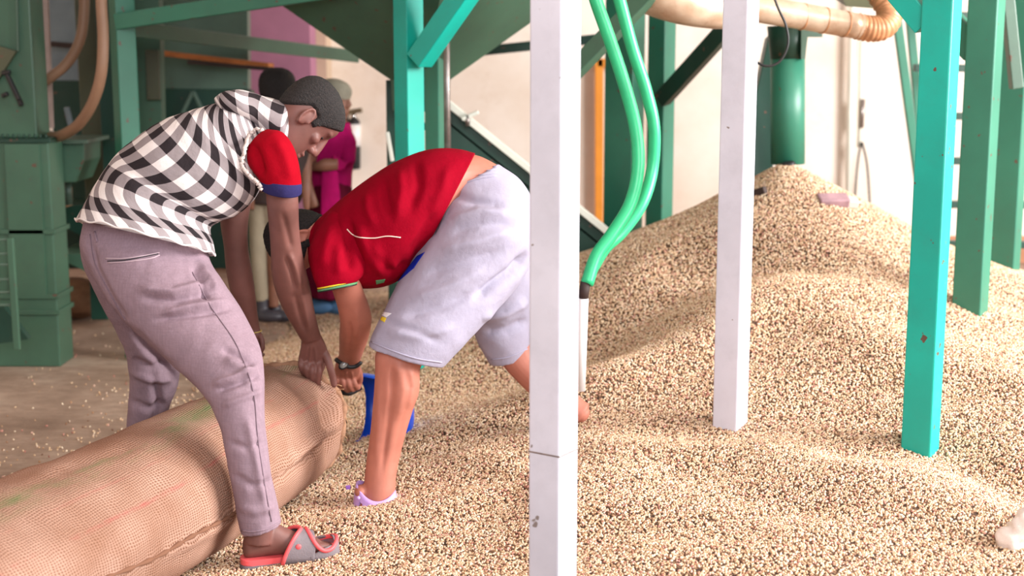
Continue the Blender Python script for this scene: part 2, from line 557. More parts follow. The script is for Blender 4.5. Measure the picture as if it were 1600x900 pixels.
def bean_mat():
    n = N('parchment_coffee')
    r = n.node('ShaderNodeObjectInfo').outputs['Random']
    c = n.ramp(r, [(0.0, lin((108, 70, 50))), (0.13, lin((172, 130, 94))), (0.36, lin((208, 174, 138))),
                   (0.62, lin((222, 194, 160))), (0.82, lin((238, 220, 194))), (0.93, lin((212, 150, 134))), (1.0, lin((150, 92, 76)))])
    n.color(c)
    n.b.inputs['Roughness'].default_value = 0.55
    return n.m
M['bean'] = bean_mat()
def heap_mat():
    n = N('heaped_coffee'); v = n.coords()
    vo = n.node('ShaderNodeTexVoronoi', i_Scale=110.0); n.link(v, vo.inputs['Vector'])
    n.color(n.ramp(vo.outputs['Distance'], [(0.05, lin((150, 112, 80))), (0.6, lin((58, 36, 24)))]))  # dark cell edges paint in the shade of the gaps between beans
    n.b.inputs['Roughness'].default_value = 0.8
    n.bump(vo.outputs['Distance'], 0.6, 0.006)
    return n.m
M['heap'] = heap_mat()

def bean_nodes(name, density=None):
    """instances a bean on the faces (or the points) of the object"""
    t = bpy.data.node_groups.new(name, 'GeometryNodeTree')
    t.interface.new_socket('Geometry', in_out='INPUT', socket_type='NodeSocketGeometry')
    t.interface.new_socket('Geometry', in_out='OUTPUT', socket_type='NodeSocketGeometry')
    nd, lk = t.nodes, t.links
    gi, go = nd.new('NodeGroupInput'), nd.new('NodeGroupOutput')
    ico = nd.new('GeometryNodeMeshIcoSphere'); ico.inputs['Radius'].default_value = 1; ico.inputs['Subdivisions'].default_value = 2
    tr = nd.new('GeometryNodeTransform'); tr.inputs['Scale'].default_value = (0.0052, 0.0039, 0.0030)
    sm = nd.new('GeometryNodeSetShadeSmooth')
    mt = nd.new('GeometryNodeSetMaterial'); mt.inputs['Material'].default_value = M['bean']
    lk.new(ico.outputs['Mesh'], tr.inputs['Geometry']); lk.new(tr.outputs['Geometry'], sm.inputs['Geometry']); lk.new(sm.outputs['Geometry'], mt.inputs['Geometry'])
    ip = nd.new('GeometryNodeInstanceOnPoints')
    if density:
        dp = nd.new('GeometryNodeDistributePointsOnFaces'); dp.distribute_method = 'RANDOM'
        at = nd.new('GeometryNodeInputNamedAttribute'); at.data_type = 'FLOAT'; at.inputs['Name'].default_value = 'density'
        lk.new(gi.outputs[0], dp.inputs['Mesh']); lk.new(at.outputs['Attribute'], dp.inputs['Density'])
        lk.new(dp.outputs['Points'], ip.inputs['Points'])
    else:
        lk.new(gi.outputs[0], ip.inputs['Points'])
    lk.new(mt.outputs['Geometry'], ip.inputs['Instance'])
    rr = nd.new('FunctionNodeRandomValue'); rr.data_type = 'FLOAT_VECTOR'; rr.inputs[1].default_value = (6.28, 6.28, 6.28)
    lk.new(rr.outputs[0], ip.inputs['Rotation'])
    rs = nd.new('FunctionNodeRandomValue'); rs.data_type = 'FLOAT'; rs.inputs[2].default_value = 0.8; rs.inputs[3].default_value = 1.2
    lk.new(rs.outputs[1], ip.inputs['Scale'])
    if density:
        jn = nd.new('GeometryNodeJoinGeometry')
        lk.new(gi.outputs[0], jn.inputs[0]); lk.new(ip.outputs[0], jn.inputs[0]); lk.new(jn.outputs[0], go.inputs[0])
    else:
        lk.new(ip.outputs[0], go.inputs[0])
    return t

heap = mesh_obj('coffee_bean_heap', hv, hf, M['heap'], None, True)
tag(heap, 'big heap of pale parchment coffee beans spread over the floor', 'coffee beans', kind='stuff')
dens = np.where(GZ > -0.006, 19000.0, 0).reshape(-1)
dens *= np.clip((hv[:, 2] + 0.012) / 0.03, 0.12, 1)
pj = project(hv)
dens[(pj[:, 0] < -60) | (pj[:, 0] > 1680) | (pj[:, 1] > 980)] = 0
dens[hv[:, 1] > 7.6] *= 0.4
at_ = heap.data.attributes.new('density', 'FLOAT', 'POINT'); at_.data.foreach_set('value', dens)
heap.modifiers.new('beans', 'NODES').node_group = bean_nodes('bean_cover', True)

sp = []
for _ in range(12000):
    px, py = random.uniform(-20, 620), random.uniform(470, 800)
    g = G(px, py, 0.004)
    clump = 0.5 + 0.5 * math.sin(g.x * 5 + 2 * math.sin(g.y * 3)) * math.sin(g.y * 4 + g.x)
    near = sstep(-2.6, -0.7, g.x)
    if random.random() < (0.09 + 0.91 * near ** 2) * clump: sp.append(g)
spill = mesh_obj('scattered_coffee_beans', sp, [], None)
tag(spill, 'loose coffee beans scattered over the bare concrete floor', 'coffee beans', kind='stuff')
spill.modifiers.new('beans', 'NODES').node_group = bean_nodes('bean_scatter')

# ================================================================== posts that stand in the heap
def post(name, px, py_mid, Y, s, z0, z1, mat, label, group=None, seam=None):
    p = P(px, py_mid, Y); c = Vector((p.x, Y, 0))
    t = thing(name, label, 'post', (c.x, c.y, 0), group)
    box('shaft', (c.x, c.y, (z0 + z1) / 2), (s / 2, s / 2, (z1 - z0) / 2), mat, t, GRID, 0.006)
    if seam is not None:
        zs = P(px, seam, Y).z
        box('weld_seam', (c.x, c.y, zs), (s / 2 + 0.0012, s / 2 + 0.0012, 0.0022), M['steel'], t, GRID, 0.001)
    return t, c
post('support_post', 866, 450, 3.65, 0.096, -0.05, 2.6, M['white_post'], 'nearest white-painted square steel post, with a seam across it', 'white steel posts', seam=703)
post('support_post', 1149, 350, 5.1, 0.098, 0.0, 2.8, M['white_post'], 'farther white square steel post standing in the coffee heap', 'white steel posts')
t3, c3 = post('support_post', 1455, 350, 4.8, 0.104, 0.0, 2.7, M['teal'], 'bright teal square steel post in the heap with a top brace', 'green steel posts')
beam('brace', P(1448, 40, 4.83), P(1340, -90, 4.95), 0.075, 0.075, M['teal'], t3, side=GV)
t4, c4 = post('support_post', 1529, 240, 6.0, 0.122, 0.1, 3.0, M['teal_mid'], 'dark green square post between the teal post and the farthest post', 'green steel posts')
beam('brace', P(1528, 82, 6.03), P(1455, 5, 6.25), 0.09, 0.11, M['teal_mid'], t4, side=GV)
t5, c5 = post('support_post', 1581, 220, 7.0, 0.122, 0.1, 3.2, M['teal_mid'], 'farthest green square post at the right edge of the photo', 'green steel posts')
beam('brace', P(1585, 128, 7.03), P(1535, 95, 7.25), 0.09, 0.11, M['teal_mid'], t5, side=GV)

# inclined strut at the right edge
tag(beam('inclined_strut', P(1588, 138, 6.4), P(1568, -60, 6.4), 0.055, 0.05, M['green_grey']), 'slim inclined green strut in front of the farthest post', 'strut')

# steel ladder behind the posts
lad = thing('steel_ladder', 'wide green steel ladder with horizontal rungs behind the posts', 'ladder', (2.3, 8.6, 0))
beam('stile', P(1392, -40, 8.5), P(1442, 330, 8.5), 0.045, 0.05, M['teal_mid'], lad)
beam('stile', P(1415, -40, 8.9), P(1450, 330, 8.9), 0.04, 0.05, M['teal_mid'], lad)
for py in (-45, 24, 106, 181, 251, 319, 381, 438):
    xl = 1400 + 0.135 * (py + 40) + 8
    beam('rung', P(xl, py, 8.6), P(1700, py + 2, 8.6), 0.045, 0.045, M['green_dark'], lad)

# ================================================================== ducts, hoses and pipes on the right
pipe = thing('drop_pipe', 'vertical round green drop pipe ending above the heap', 'pipe', (P(1232, 250, 6.95).x, 6.95, 0))
a, b_ = P(1230, 262, 6.98), P(1230, 30, 6.98)
tube('shaft', [P(1231, 256, 7.0), P(1231, 90, 7.0)], 0.083, M['teal_mid'], pipe, 28)
tube('collar', [P(1231, 92, 7.0), P(1231, 40, 7.0)], [0.083, 0.1], M['green_dark'], pipe, 28)
prism('bracket', [P(1252, 40, 6.9), P(1285, 52, 6.9), P(1285, 58, 6.9), P(1262, 58, 6.9), P(1258, 92, 6.9), P(1252, 92, 6.9)], (0, 0.03, 0), M['green_grey'], pipe)
tag(beam('slanted_chute', P(1222, 62, 7.35), P(1165, 330, 7.2), 0.16, 0.12, M['green_dark'], None, side=(1, 0, 0)), 'dark green slanted chute beside the drop pipe', 'chute')
wrap = thing('pipe_rag', 'dark rag stuffed at the foot of the drop pipe', 'rag', P(1228, 258, 6.9))
V, F = ellipsoid_geo(P(1230, 258, 6.9), (0.045, 0, 0.008), (0, 0.03, 0), (0, 0, 0.018), 18, 10)
V += vnoise(V, 90, 8)[:, None] * 0.006
mesh_obj('cloth', V, F, M['black'], wrap, True)

duct = thing('air_duct', 'dusty beige spiral air duct with a rusty flexible end', 'duct', P(1240, 20, 6.4))
tube('large_elbow', [P(960, -60, 6.2), P(1010, -22, 6.2), P(1060, 0, 6.2), P(1105, 12, 6.25), P(1135, 16, 6.3), P(1165, 17, 6.35)],
     [0.115, 0.11, 0.10, 0.088, 0.08, 0.07], M['duct'], duct, 26, smooth_path=6)
ps = [P(1150, 8, 6.35), P(1250, 25, 6.4), P(1345, 42, 6.45)]
tube('straight_run', ps, [0.06, 0.058, 0.056], M['duct'], duct, 26, smooth_path=6)
for px in (1252, 1285, 1318):
    f = (px - 1150) / 195; q = P(px, 8 + 34 * f, 6.35 + 0.1 * f); q2 = P(px + 3, 8 + 34 * f + 0.5, 6.353 + 0.1 * f)
    tube('joint_band', [q, q2], 0.0615 - 0.003 * f, M['duct_rust'], duct, 26)
fx = spline([P(1338, 41, 6.45), P(1362, 45, 6.46), P(1382, 40, 6.48), P(1390, 18, 6.52), P(1372, -12, 6.58)], 14)
rad = [0.056 + 0.004 * math.sin(i * 1.7) for i in range(len(fx))]
tube('flexible_end', fx, rad, M['duct_rust'], duct, 24)

tag(prism('upper_hopper', [P(1290, -60, 6.9), P(1398, -60, 6.9), P(1378, 14, 6.75), P(1322, 10, 6.75)], (0.0, 0.35, 0.06), M['olive']), 'dark underside of a hopper above the duct end', 'hopper')
tag(tube('black_cable', [P(1198, -40, 5.9), P(1214, 8, 5.9), P(1228, 40, 5.9), P(1231, 70, 5.9), P(1218, 96, 5.9), P(1196, 103, 5.9), P(1174, 90, 5.92), P(1150, 60, 5.95)], 0.0052, M['black'], None, 8, smooth_path=8),
    'thin black cable hanging in a loop below the duct', 'cable')

h1 = [P(915, -60, 5.2), P(931, 0, 5.2), P(952, 60, 5.2), P(975, 130, 5.2), P(993, 200, 5.2), P(997, 262, 5.18), P(985, 318, 5.15), P(957, 365, 5.1), P(932, 400, 5.06), P(917, 444, 5.02)]
h2 = [P(950, -60, 5.5), P(968, 0, 5.5), P(988, 75, 5.5), P(1009, 140, 5.5), P(1022, 200, 5.5), P(1019, 265, 5.5), P(1003, 318, 5.45), P(972, 362, 5.4), P(945, 388, 5.35), P(925, 420, 5.3)]
hs = thing('green_hose', 'bright green hose ending in a brown coupling on a white pipe', 'hose', P(917, 444, 5.02), 'bright green hoses')
tube('hose', h1, 0.024, M['hose_green'], hs, 16, smooth_path=8)
tube('coupling', [P(915, 440, 5.02), P(911, 468, 5.02)], 0.0185, M['dark_brown'], hs, 16)
tube('white_pipe', [P(911, 466, 5.02), P(906, 610, 5.02)], 0.02, M['white_plastic'], hs, 16)
tag(tube('green_hose', h2, 0.024, M['hose_green'], None, 16, smooth_path=8), 'bright green hose curving down behind the hose with the coupling', 'hose', 'bright green hoses')

# steel columns behind the hoses
def column(px, Y, s, z1, mat, label, z0=0.0, s2=None):
    p = P(px, 200, Y)
    return tag(box('steel_column', (p.x, Y, (z0 + z1) / 2), (s / 2, (s2 or s) / 2, (z1 - z0) / 2), mat, None, GRID, 0.005), label, 'column', 'green steel columns')
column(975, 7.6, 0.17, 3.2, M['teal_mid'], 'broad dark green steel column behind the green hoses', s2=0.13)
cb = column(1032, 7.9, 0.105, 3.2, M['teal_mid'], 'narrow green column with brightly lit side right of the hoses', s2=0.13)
tag(beam('diagonal_brace', P(1034, 156, 7.75), P(1150, 28, 7.3), 0.07, 0.085, M['green_dark'], None, side=GV), 'dark green diagonal brace rising from the narrow column to the duct', 'brace')
tag(beam('diagonal_brace', P(880, 128, 6.2), P(1015, -10, 6.1), 0.07, 0.07, M['green'], None, side=GV), 'green diagonal brace behind the two green hoses', 'brace')
tag(beam('cross_beam', P(700, 85, 8.3), P(960, 58, 8.3), 0.05, 0.055, M['green_dark'], None, side=(0, 1, 0)), 'thin dark horizontal beam in front of the cream wall', 'beam')
# orange door frame on the back wall
fr = thing('door_frame', 'orange painted door frame on the back wall behind the hoses', 'door frame', P(936, 300, 10.4))
beam('jamb', P(936, 92, 10.42), P(936, 400, 10.42), 0.06, 0.06, M['orange'], fr, side=(1, 0, 0))
beam('head', P(933, 98, 10.42), P(990, 98, 10.42), 0.06, 0.06, M['orange'], fr, side=(0, 1, 0))
# conduit and wires on the wall
cd = thing('wall_conduit', 'pale vertical conduit with a tap on the back wall', 'conduit', P(1330, 330, 10.4))
tube('pipe', [P(1333, -20, 10.42), P(1324, 380, 10.42)], 0.024, M['cream_metal'], cd, 12)
tube('thin_pipe', [P(1348, 20, 10.42), P(1342, 230, 10.42)], 0.016, M['cream_metal'], cd, 10)
tube('tap', [P(1348, 155, 10.38), P(1346, 200, 10.38)], 0.018, M['steel'], cd, 10)
for k, pts in enumerate(([P(1346, 222, 10.38), P(1340, 255, 10.38), P(1334, 330, 10.38)], [P(1347, 222, 10.37), P(1355, 260, 10.37), P(1360, 335, 10.37)])):
    tag(tube('wall_wire', pts, 0.008, M['black'], None, 8, smooth_path=5), ('left', 'right')[k] + ' one of two black wires hanging from the wall tap', 'wire', 'wall wires')

# half-buried board and scrap on the heap
hb = on_heap(1302, 312)
bd = thing('half_buried_board', 'purple grey board half buried near the top of the heap', 'board', hb)
pb_ = plain('purple_board', (150, 118, 124), 0.6, 0.25, 14)
beam('board', on_heap(1278, 312, -0.005), on_heap(1318, 320, 0.012) + Vector((0.02, 0, 0.01)), 0.07, 0.045, pb_, bd, side=(0, 1, 0.5), bevel=0.008)
beam('board_end', on_heap(1320, 322, 0.02), on_heap(1320, 322, 0.02) + Vector((0.06, 0.02, -0.005)), 0.05, 0.04, M['pink_board'], bd, side=(0, 1, 0.5), bevel=0.006)
tag(beam('buried_stick', on_heap(1170, 306, 0.0), on_heap(1196, 303, 0.02), 0.03, 0.035, M['dark_brown'], None), 'dark stick end poking out of the heap left of its peak', 'stick')

# frayed white rag at the right edge
c = on_heap(1600, 850, 0.035)
V, F = ellipsoid_geo(c, (0.065, 0, 0.02), (0, 0.05, 0), (0.015, 0, 0.06), 48, 32)
nn = normals_of(V, F)
V = V + nn * (vnoise(V, 60, 2) * 0.022 + vnoise(V, 150, 4) * 0.008)[:, None]
tag(mesh_obj('white_rag', V, F, plain('white_cloth', (236, 222, 212), 0.9, 0.06, 40, bump=0.4, bscale=400), None, True), 'crumpled white rag on the heap at the right edge', 'rag')

# ================================================================== hopper and frame in the middle
def hopper(name, ctr, levels, mat, label):
    V, F = [], []
    for z, h in levels:
        for a, b in ((-1, -1), (1, -1), (1, 1), (-1, 1)):
            q = Vector((ctr[0], ctr[1], z)) + GU * a * h + GV * b * h; V.append(q)
    t = thing(name, label, 'hopper', (ctr[0], ctr[1], levels[0][0]))
    for s in range(4):
        for i in range(len(levels) - 1):
            q = [V[i * 4 + s], V[i * 4 + (s + 1) % 4], V[(i + 1) * 4 + (s + 1) % 4], V[(i + 1) * 4 + s]]
            n = (q[1] - q[0]).cross(q[3] - q[0]).normalized()
            prism('side_plate' if i else 'spout_plate', q, -n * 0.006, mat, t)
    return t
hc = P(657, 100, 7.1)
hop = hopper('hopper', (hc.x, 7.1), [(1.28, 0.10), (1.43, 0.105), (2.9, 1.62)], M['green'], 'large green funnel hopper hanging above the two men')

def col_at(pxl, pxc, pxr, Y, mat, label, z1=3.0):
    """square column seen on its corner: outline left, corner, outline right"""
    m = pxm(Y, 1.4); a, b = (pxc - pxl) * m, (pxr - pxc) * m
    s = math.hypot(a, b); ang = math.atan2(b, a)
    p = P((pxl + pxr) / 2, 120, Y)
    return tag(box('steel_column', (p.x, Y, z1 / 2), (s / 2, s / 2, z1 / 2), mat, None, -ang, 0.005), label, 'column', 'green steel columns'), Vector((p.x, Y, 0))
k1, kc1 = col_at(615, 638, 663, 6.4, M['teal'], 'bright teal corner column rising behind the red-shirted back')
col_at(663, 686, 694, 6.9, M['teal_mid'], 'darker green column just right of the bright teal column')
tag(beam('diagonal_brace', P(655, 95, 6.33), P(752, -45, 6.15), 0.1, 0.088, M['teal'], None, side=GV), 'teal diagonal brace with a rust scar above the bright column', 'brace')
tag(tube('steel_pipe', [P(697, -30, 6.6), P(700, 330, 6.6)], 0.0155, M['steel'], None, 14), 'thin bare steel pipe standing beside the green columns', 'pipe')
lg = beam('slim_leg', P(611, 125, 7.3), P(615, 470, 7.3), 0.035, 0.05, M['green_dark'], hop)
beam('pale_strip', P(605, 206, 7.26), P(613, 252, 7.26), 0.02, 0.02, M['cream_metal'], hop)

cv = thing('conveyor_chute', 'inclined green conveyor chute with pale top flange behind the men', 'conveyor', G(950, 380, 0.5))
pa, pb = P(690, 158, 7.3), P(985, 395, 7.3)
dv = (pb - pa).normalized(); up_ = Vector((-dv.z, 0, dv.x)) if dv.x > 0 else Vector((0, 0, 1))
for k in (0, 1):
    off = Vector((0, 0.34 * k, 0))
    prism('side_plate', [pa + off, pb + off, pb + off - up_ * 0.17, pa + off - up_ * 0.17], (0, 0.008, 0), M['green_dark'], cv)
beam('top_flange', pa + up_ * 0.012 + Vector((0, 0.0, 0)), pb + up_ * 0.012, 0.07, 0.035, M['cream_metal'], cv, side=(0, 1, 0))
prism('belt', [pa - up_ * 0.06, pb - up_ * 0.06, pb - up_ * 0.06 + Vector((0, 0.34, 0)), pa - up_ * 0.06 + Vector((0, 0.34, 0))], -up_ * 0.01, M['black'], cv)
bx_ = P(737, 186, 7.25)
beam('bracket', bx_ + Vector((-0.05, 0, 0.0)), bx_ + Vector((0.035, 0, 0.035)), 0.06, 0.02, M['cream_metal'], cv, side=(0, 1, 0))
tube('bolt', [bx_ + Vector((-0.02, -0.02, -0.035)), bx_ + Vector((-0.02, -0.02, 0.02))], 0.012, M['steel'], cv, 10)

# fire extinguisher on the back wall
fe = thing('fire_extinguisher', 'black fire extinguisher with white label hanging on the cream wall', 'fire extinguisher', P(553, 265, 10.45))
tube('cylinder', [P(553, 264, 10.45), P(553, 262, 10.45), P(553, 196, 10.45), P(553, 188, 10.45), P(553, 183, 10.45)], [0.042, 0.048, 0.048, 0.04, 0.015], M['black'], fe, 20)
tube('label_band', [P(553, 228, 10.45), P(553, 194, 10.45)], 0.0495, M['white_plastic'], fe, 20)
tube('neck', [P(553, 186, 10.45), P(553, 178, 10.45)], 0.016, M['chrome'], fe, 12)
beam('lever', P(541, 176, 10.43), P(566, 172, 10.43), 0.03, 0.035, plain('brass', (120, 104, 80), 0.4, 0.2, 30, 0.6), fe)
tube('nozzle', [P(541, 176, 10.43), P(543, 190, 10.42)], 0.012, M['black'], fe, 10)

# ================================================================== machinery on the left
EY = 7.0
el = thing('bucket_elevator', 'tall muted green elevator casing at the left edge', 'machine', P(30, 530, EY))
xl, xr = P(-160, 300, EY).x, P(80, 300, EY).x
zf = P(40, 219, EY).z
box('lower_casing', ((xl + xr) / 2, EY + 0.11, zf / 2), ((xr - xl) / 2, 0.11, zf / 2), M['green'], el, 0, 0.008)
box('upper_casing', ((xl + xr) / 2 - 0.03, EY + 0.12, (zf + 3.2) / 2 + 0.01), ((xr - xl) / 2 - 0.03, 0.1, (3.2 - zf) / 2), M['green'], el, 0, 0.008)
box('flange', ((xl + xr) / 2, EY + 0.11, zf), ((xr - xl) / 2 + 0.015, 0.13, 0.012), M['green_dark'], el, 0, 0.003)
for i in range(9):
    px = 4 + i * 8.5
    q = P(px, 216, EY - 0.03); tube('bolt', [q, q + Vector((0, 0, 0.02))], 0.006, M['green_dark'], el, 8)
for py in (362, 463, 488):
    q = P(40, py, EY).z
    box('band', ((xl + xr) / 2, EY + 0.11, q), ((xr - xl) / 2 + 0.012, 0.122, 0.012), M['green'], el, 0, 0.003)
a1 = [P(-70, 50, EY + 0.015), P(28, 80, EY + 0.015), P(-2, 128, EY + 0.015), P(-70, 135, EY + 0.015)]
prism('sloping_cover', a1, (0, -0.03, 0), M['olive'], el)
prism('panel_seam', [P(26, -40, EY + 0.015), P(28, -40, EY + 0.015), P(31, 80, EY + 0.015), P(29, 80, EY + 0.015)], (0, -0.02, 0), M['green_grey'], el)
prism('front_panel', [P(8, 225, EY), P(62, 225, EY), P(73, 460, EY), P(20, 460, EY)], (0, -0.012, 0), M['green'], el)
hd = group_part('latch', el)
for a_, b2 in (((4, 114), (16, 112)), ((10, 114), (30, 156)), ((30, 156), (34, 165)), ((4, 150), (12, 146))):
    beam('latch_bar', P(*a_, EY - 0.02), P(*b2, EY - 0.03), 0.022, 0.02, M['black'], hd)
tag(prism('gusset_plate', [P(-20, 480, 6.75), P(6, 480, 6.75), P(44, 530, 6.75), P(-20, 540, 6.75)], (0, 0.05, 0), M['green_dark']), 'dark triangular gusset plate on the floor behind the small rack', 'plate')

rk = thing('wire_rack', 'small green rack with thin rails at the left edge', 'rack', G(15, 545))
beam('post', P(16, 372, 6.45), P(27, 546, 6.45), 0.024, 0.03, M['green'], rk)
beam('post', P(-60, 372, 6.45), P(-50, 546, 6.45), 0.024, 0.03, M['green'], rk)
for py in (374, 396, 413, 436, 456, 476):
    beam('rail', P(-60, py + 2, 6.45), P(18 + (py - 372) * 0.06, py, 6.45), 0.012, 0.012, M['green_grey'], rk)

tag(prism('pink_board', [P(54, -40, 7.6), P(72, -40, 7.6), P(82, 200, 7.6), P(64, 200, 7.6)], (0, 0.03, 0), M['pink_board']), 'narrow pinkish board standing beside the elevator casing', 'board')

# small feed hopper next to the elevator
fh = thing('feed_hopper', 'small green feed hopper with flange between elevator and columns', 'hopper', P(105, 320, 7.3))
q = [P(76, 224, 7.2), P(130, 224, 7.2)]
box('flange', ((P(70, 220, 7.3).x + P(141, 220, 7.3).x) / 2, 7.42, P(100, 220, 7.3).z), (0.125, 0.2, 0.01), M['green_grey'], fh, 0, 0.002)
prism('body', [P(75, 224, 7.25), P(131, 224, 7.25), P(131, 252, 7.25), P(118, 285, 7.25), P(92, 285, 7.25), P(75, 252, 7.25)], (0, 0.3, 0), M['green'], fh, 0.004)
tube('outlet', [P(105, 280, 7.4), P(108, 320, 7.4)], 0.02, M['green_grey'], fh, 12)
tube('clamp', [P(75, 205, 7.25), P(76, 219, 7.25)], 0.022, M['chrome'], fh, 16)
box('motor_box', P(95, 308, 7.5), (0.045, 0.06, 0.05), plain('cardboard_tan', (150, 116, 84), 0.8, 0.15), fh)

br = [P(133, -60, 7.35), P(132, 0, 7.35), P(127, 55, 7.35), P(108, 95, 7.35), P(80, 120, 7.35), P(50, 140, 7.38)]
tag(tube('brown_hose', br, 0.0265, M['hose_brown'], None, 16, smooth_path=8), 'brown rubber hose curving behind the elevator casing', 'hose', 'brown hoses')
br = [P(156, -60, 6.8), P(158, 0, 6.8), P(161, 60, 6.8), P(158, 115, 6.8), P(145, 160, 6.85), P(122, 195, 6.95), P(95, 212, 7.1), P(78, 214, 7.2)]
tag(tube('brown_hose', br, 0.0265, M['hose_brown'], None, 16, smooth_path=8), 'longer brown rubber hose bending down to the steel clamp', 'hose', 'brown hoses')

def vpanel(name, xl, xr, y0, y1, Y, depth, mat, label, cat):
    return tag(prism(name, [P(xl, y0, Y), P(xr, y0, Y), P(xr + (y1 - y0) * (800 - xr) * 0.000085, y1, Y), P(xl + (y1 - y0) * (800 - xl) * 0.000085, y1, Y)], (0, depth, 0), mat, None, 0.004), label, cat)
vpanel('machine_casing', 112, 145, -60, 440, 7.9, 0.08, M['olive'], 'olive green upright casing behind the brown hoses', 'machine')
vpanel('machine_casing', 143, 186, -60, 480, 7.7, 0.08, M['green_dark'], 'dark green upright casing left of the teal frame post', 'machine')
vpanel('window_panel', 70, 116, -60, 70, 8.6, 0.05, M['blue_grey'], 'blue grey panel behind the pinkish board', 'panel')
vpanel('lower_panel', 74, 118, 70, 130, 8.6, 0.05, M['blue_grey'], 'small blue grey panel below the brown shelf edge', 'panel')
tag(beam('shelf_edge', P(72, 68, 8.5), P(120, 72, 8.5), 0.06, 0.03, M['dark_brown']), 'brown shelf edge between the two blue grey panels', 'shelf')
vpanel('dark_bin', 78, 150, 126, 420, 8.3, 0.1, M['green_dark'], 'dark green bin side behind the pinkish board', 'bin')
tag(beam('pale_batten', P(104, 168, 8.15), P(121, 240, 8.25), 0.03, 0.02, M['blue_grey']), 'pale slanting batten behind the brown hose', 'batten')

# teal frame post with two beams
fp = thing('frame_post', 'teal square frame post left of the checked shirt', 'post', G(225, 520))
p_ = P(195, 120, 7.2)
box('shaft', (p_.x, 7.2, 1.6), (0.05, 0.05, 1.6), M['teal_mid'], fp, math.radians(-55), 0.005)
tag(beam('frame_beam', P(183, 34, 7.15), P(560, -22, 6.6), 0.05, 0.078, M['teal_mid'], None, side=(0, 1, 0)), 'upper teal beam rising to the right from the frame post', 'beam')
tag(beam('frame_beam', P(198, 44, 7.25), P(556, 88, 9.0), 0.06, 0.075, M['green'], None, side=(0, 1, 0)), 'lower green beam running back towards the cream wall', 'beam')

mc = thing('machine_cabinet', 'grey green cabinet with a raised hatch behind the frame post', 'machine', P(230, 400, 7.9))
prism('body', [P(203, -60, 7.9), P(247, -60, 7.9), P(258, 420, 7.9), P(215, 420, 7.9)], (0, 0.1, 0), M['green'], mc, 0.004)
prism('hatch', [P(229, 78, 7.88), P(249, 78, 7.88), P(252, 156, 7.88), P(232, 156, 7.88)], (0, -0.03, 0), M['olive'], mc, 0.004)
sl = thing('storage_silo', 'large pale green silo wall behind the wooden plank', 'silo', P(315, 300, 8.8))
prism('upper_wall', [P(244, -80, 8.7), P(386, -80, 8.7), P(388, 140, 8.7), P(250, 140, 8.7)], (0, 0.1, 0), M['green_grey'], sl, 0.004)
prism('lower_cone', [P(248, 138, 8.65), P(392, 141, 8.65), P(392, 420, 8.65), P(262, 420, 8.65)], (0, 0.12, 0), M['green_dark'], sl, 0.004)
for a_, b2 in (((302, 143), (285, 178)), ((302, 143), (316, 172))):
    beam('chevron_bar', P(*a_, 8.62), P(*b2, 8.62), 0.02, 0.022, M['green_grey'], sl)
tag(beam('wooden_plank', P(244, 82, 8.55), P(424, 103, 8.4), 0.09, 0.03, M['plank'], None, side=(0, 1, 0)), 'orange brown wooden plank lying along the silo', 'plank')
tag(beam('dark_strap', P(296, 97, 8.5), P(424, 108, 8.35), 0.06, 0.022, M['dark_brown'], None, side=(0, 1, 0)), 'dark brown bar under the wooden plank', 'bar')

cb_ = thing('floor_conveyor', 'low dark green conveyor base on stubby feet behind the man', 'machine', P(150, 500, 7.9))
prism('trough', [P(84, 322, 7.8), P(190, 316, 7.8), P(200, 372, 7.8), P(132, 372, 7.8), P(92, 352, 7.8)], (0, 0.4, 0), M['green_dark'], cb_, 0.004)
prism('sloping_tray', [P(86, 396, 7.6), P(210, 400, 7.6), P(216, 470, 7.6), P(150, 432, 7.6), P(86, 402, 7.6)], (0, 0.5, 0), M['green'], cb_, 0.004)
prism('foot', [P(139, 425, 7.7), P(166, 425, 7.7), P(168, 500, 7.7), P(142, 500, 7.7)], (0, 0.2, 0), M['green_dark'], cb_, 0.004)
prism('foot', [P(166, 440, 7.8), P(196, 440, 7.8), P(198, 497, 7.8), P(168, 497, 7.8)], (0, 0.2, 0), M['green'], cb_, 0.004)
bg_ = ellipsoid_geo(P(115, 466, 8.3), (0.2, 0, 0), (0, 0.2, 0), (0, 0, 0.13), 20, 12)
tag(mesh_obj('brown_sack', bg_[0] + vnoise(bg_[0], 14, 9)[:, None] * 0.02, bg_[1], plain('brown_sacking', (140, 104, 78), 0.95, 0.2, 20), None, True), 'small brown sack on the floor under the conveyor base', 'sack')

# ================================================================== cloth, skin and sacking
def skin_mat(name, rgb, dark):
    n = N(name); v = n.coords()
    a = n.ramp(n.noise(7, 4, v), [(0.3, lin(dark)), (0.7, lin(rgb))])
    n.color(a)
    n.b.inputs['Roughness'].default_value = 0.55
    n.b.inputs['Subsurface Weight'].default_value = 0.06
    n.b.inputs['Subsurface Radius'].default_value = (0.02, 0.008, 0.005)
    n.bump(n.noise(220, 3, v), 0.12, 0.002)
    return n.m
M['skin_dark'] = skin_mat('dark_brown_skin', (130, 85, 77), (102, 65, 58))
M['skin_warm'] = skin_mat('warm_brown_skin', (196, 124, 104), (170, 104, 86))
M['skin_mid'] = skin_mat('brown_skin', (138, 92, 72), (116, 74, 58))
def hair_mat():
    n = N('black_hair'); v = n.coords()
    n.color(n.ramp(n.noise(230, 3, v), [(0.4, lin((14, 11, 11))), (0.72, lin((52, 43, 42)))]))
    n.b.inputs['Roughness'].default_value = 0.75
    n.bump(n.noise(260, 4, v), 0.9, 0.006)
    return n.m
M['hair'] = hair_mat()

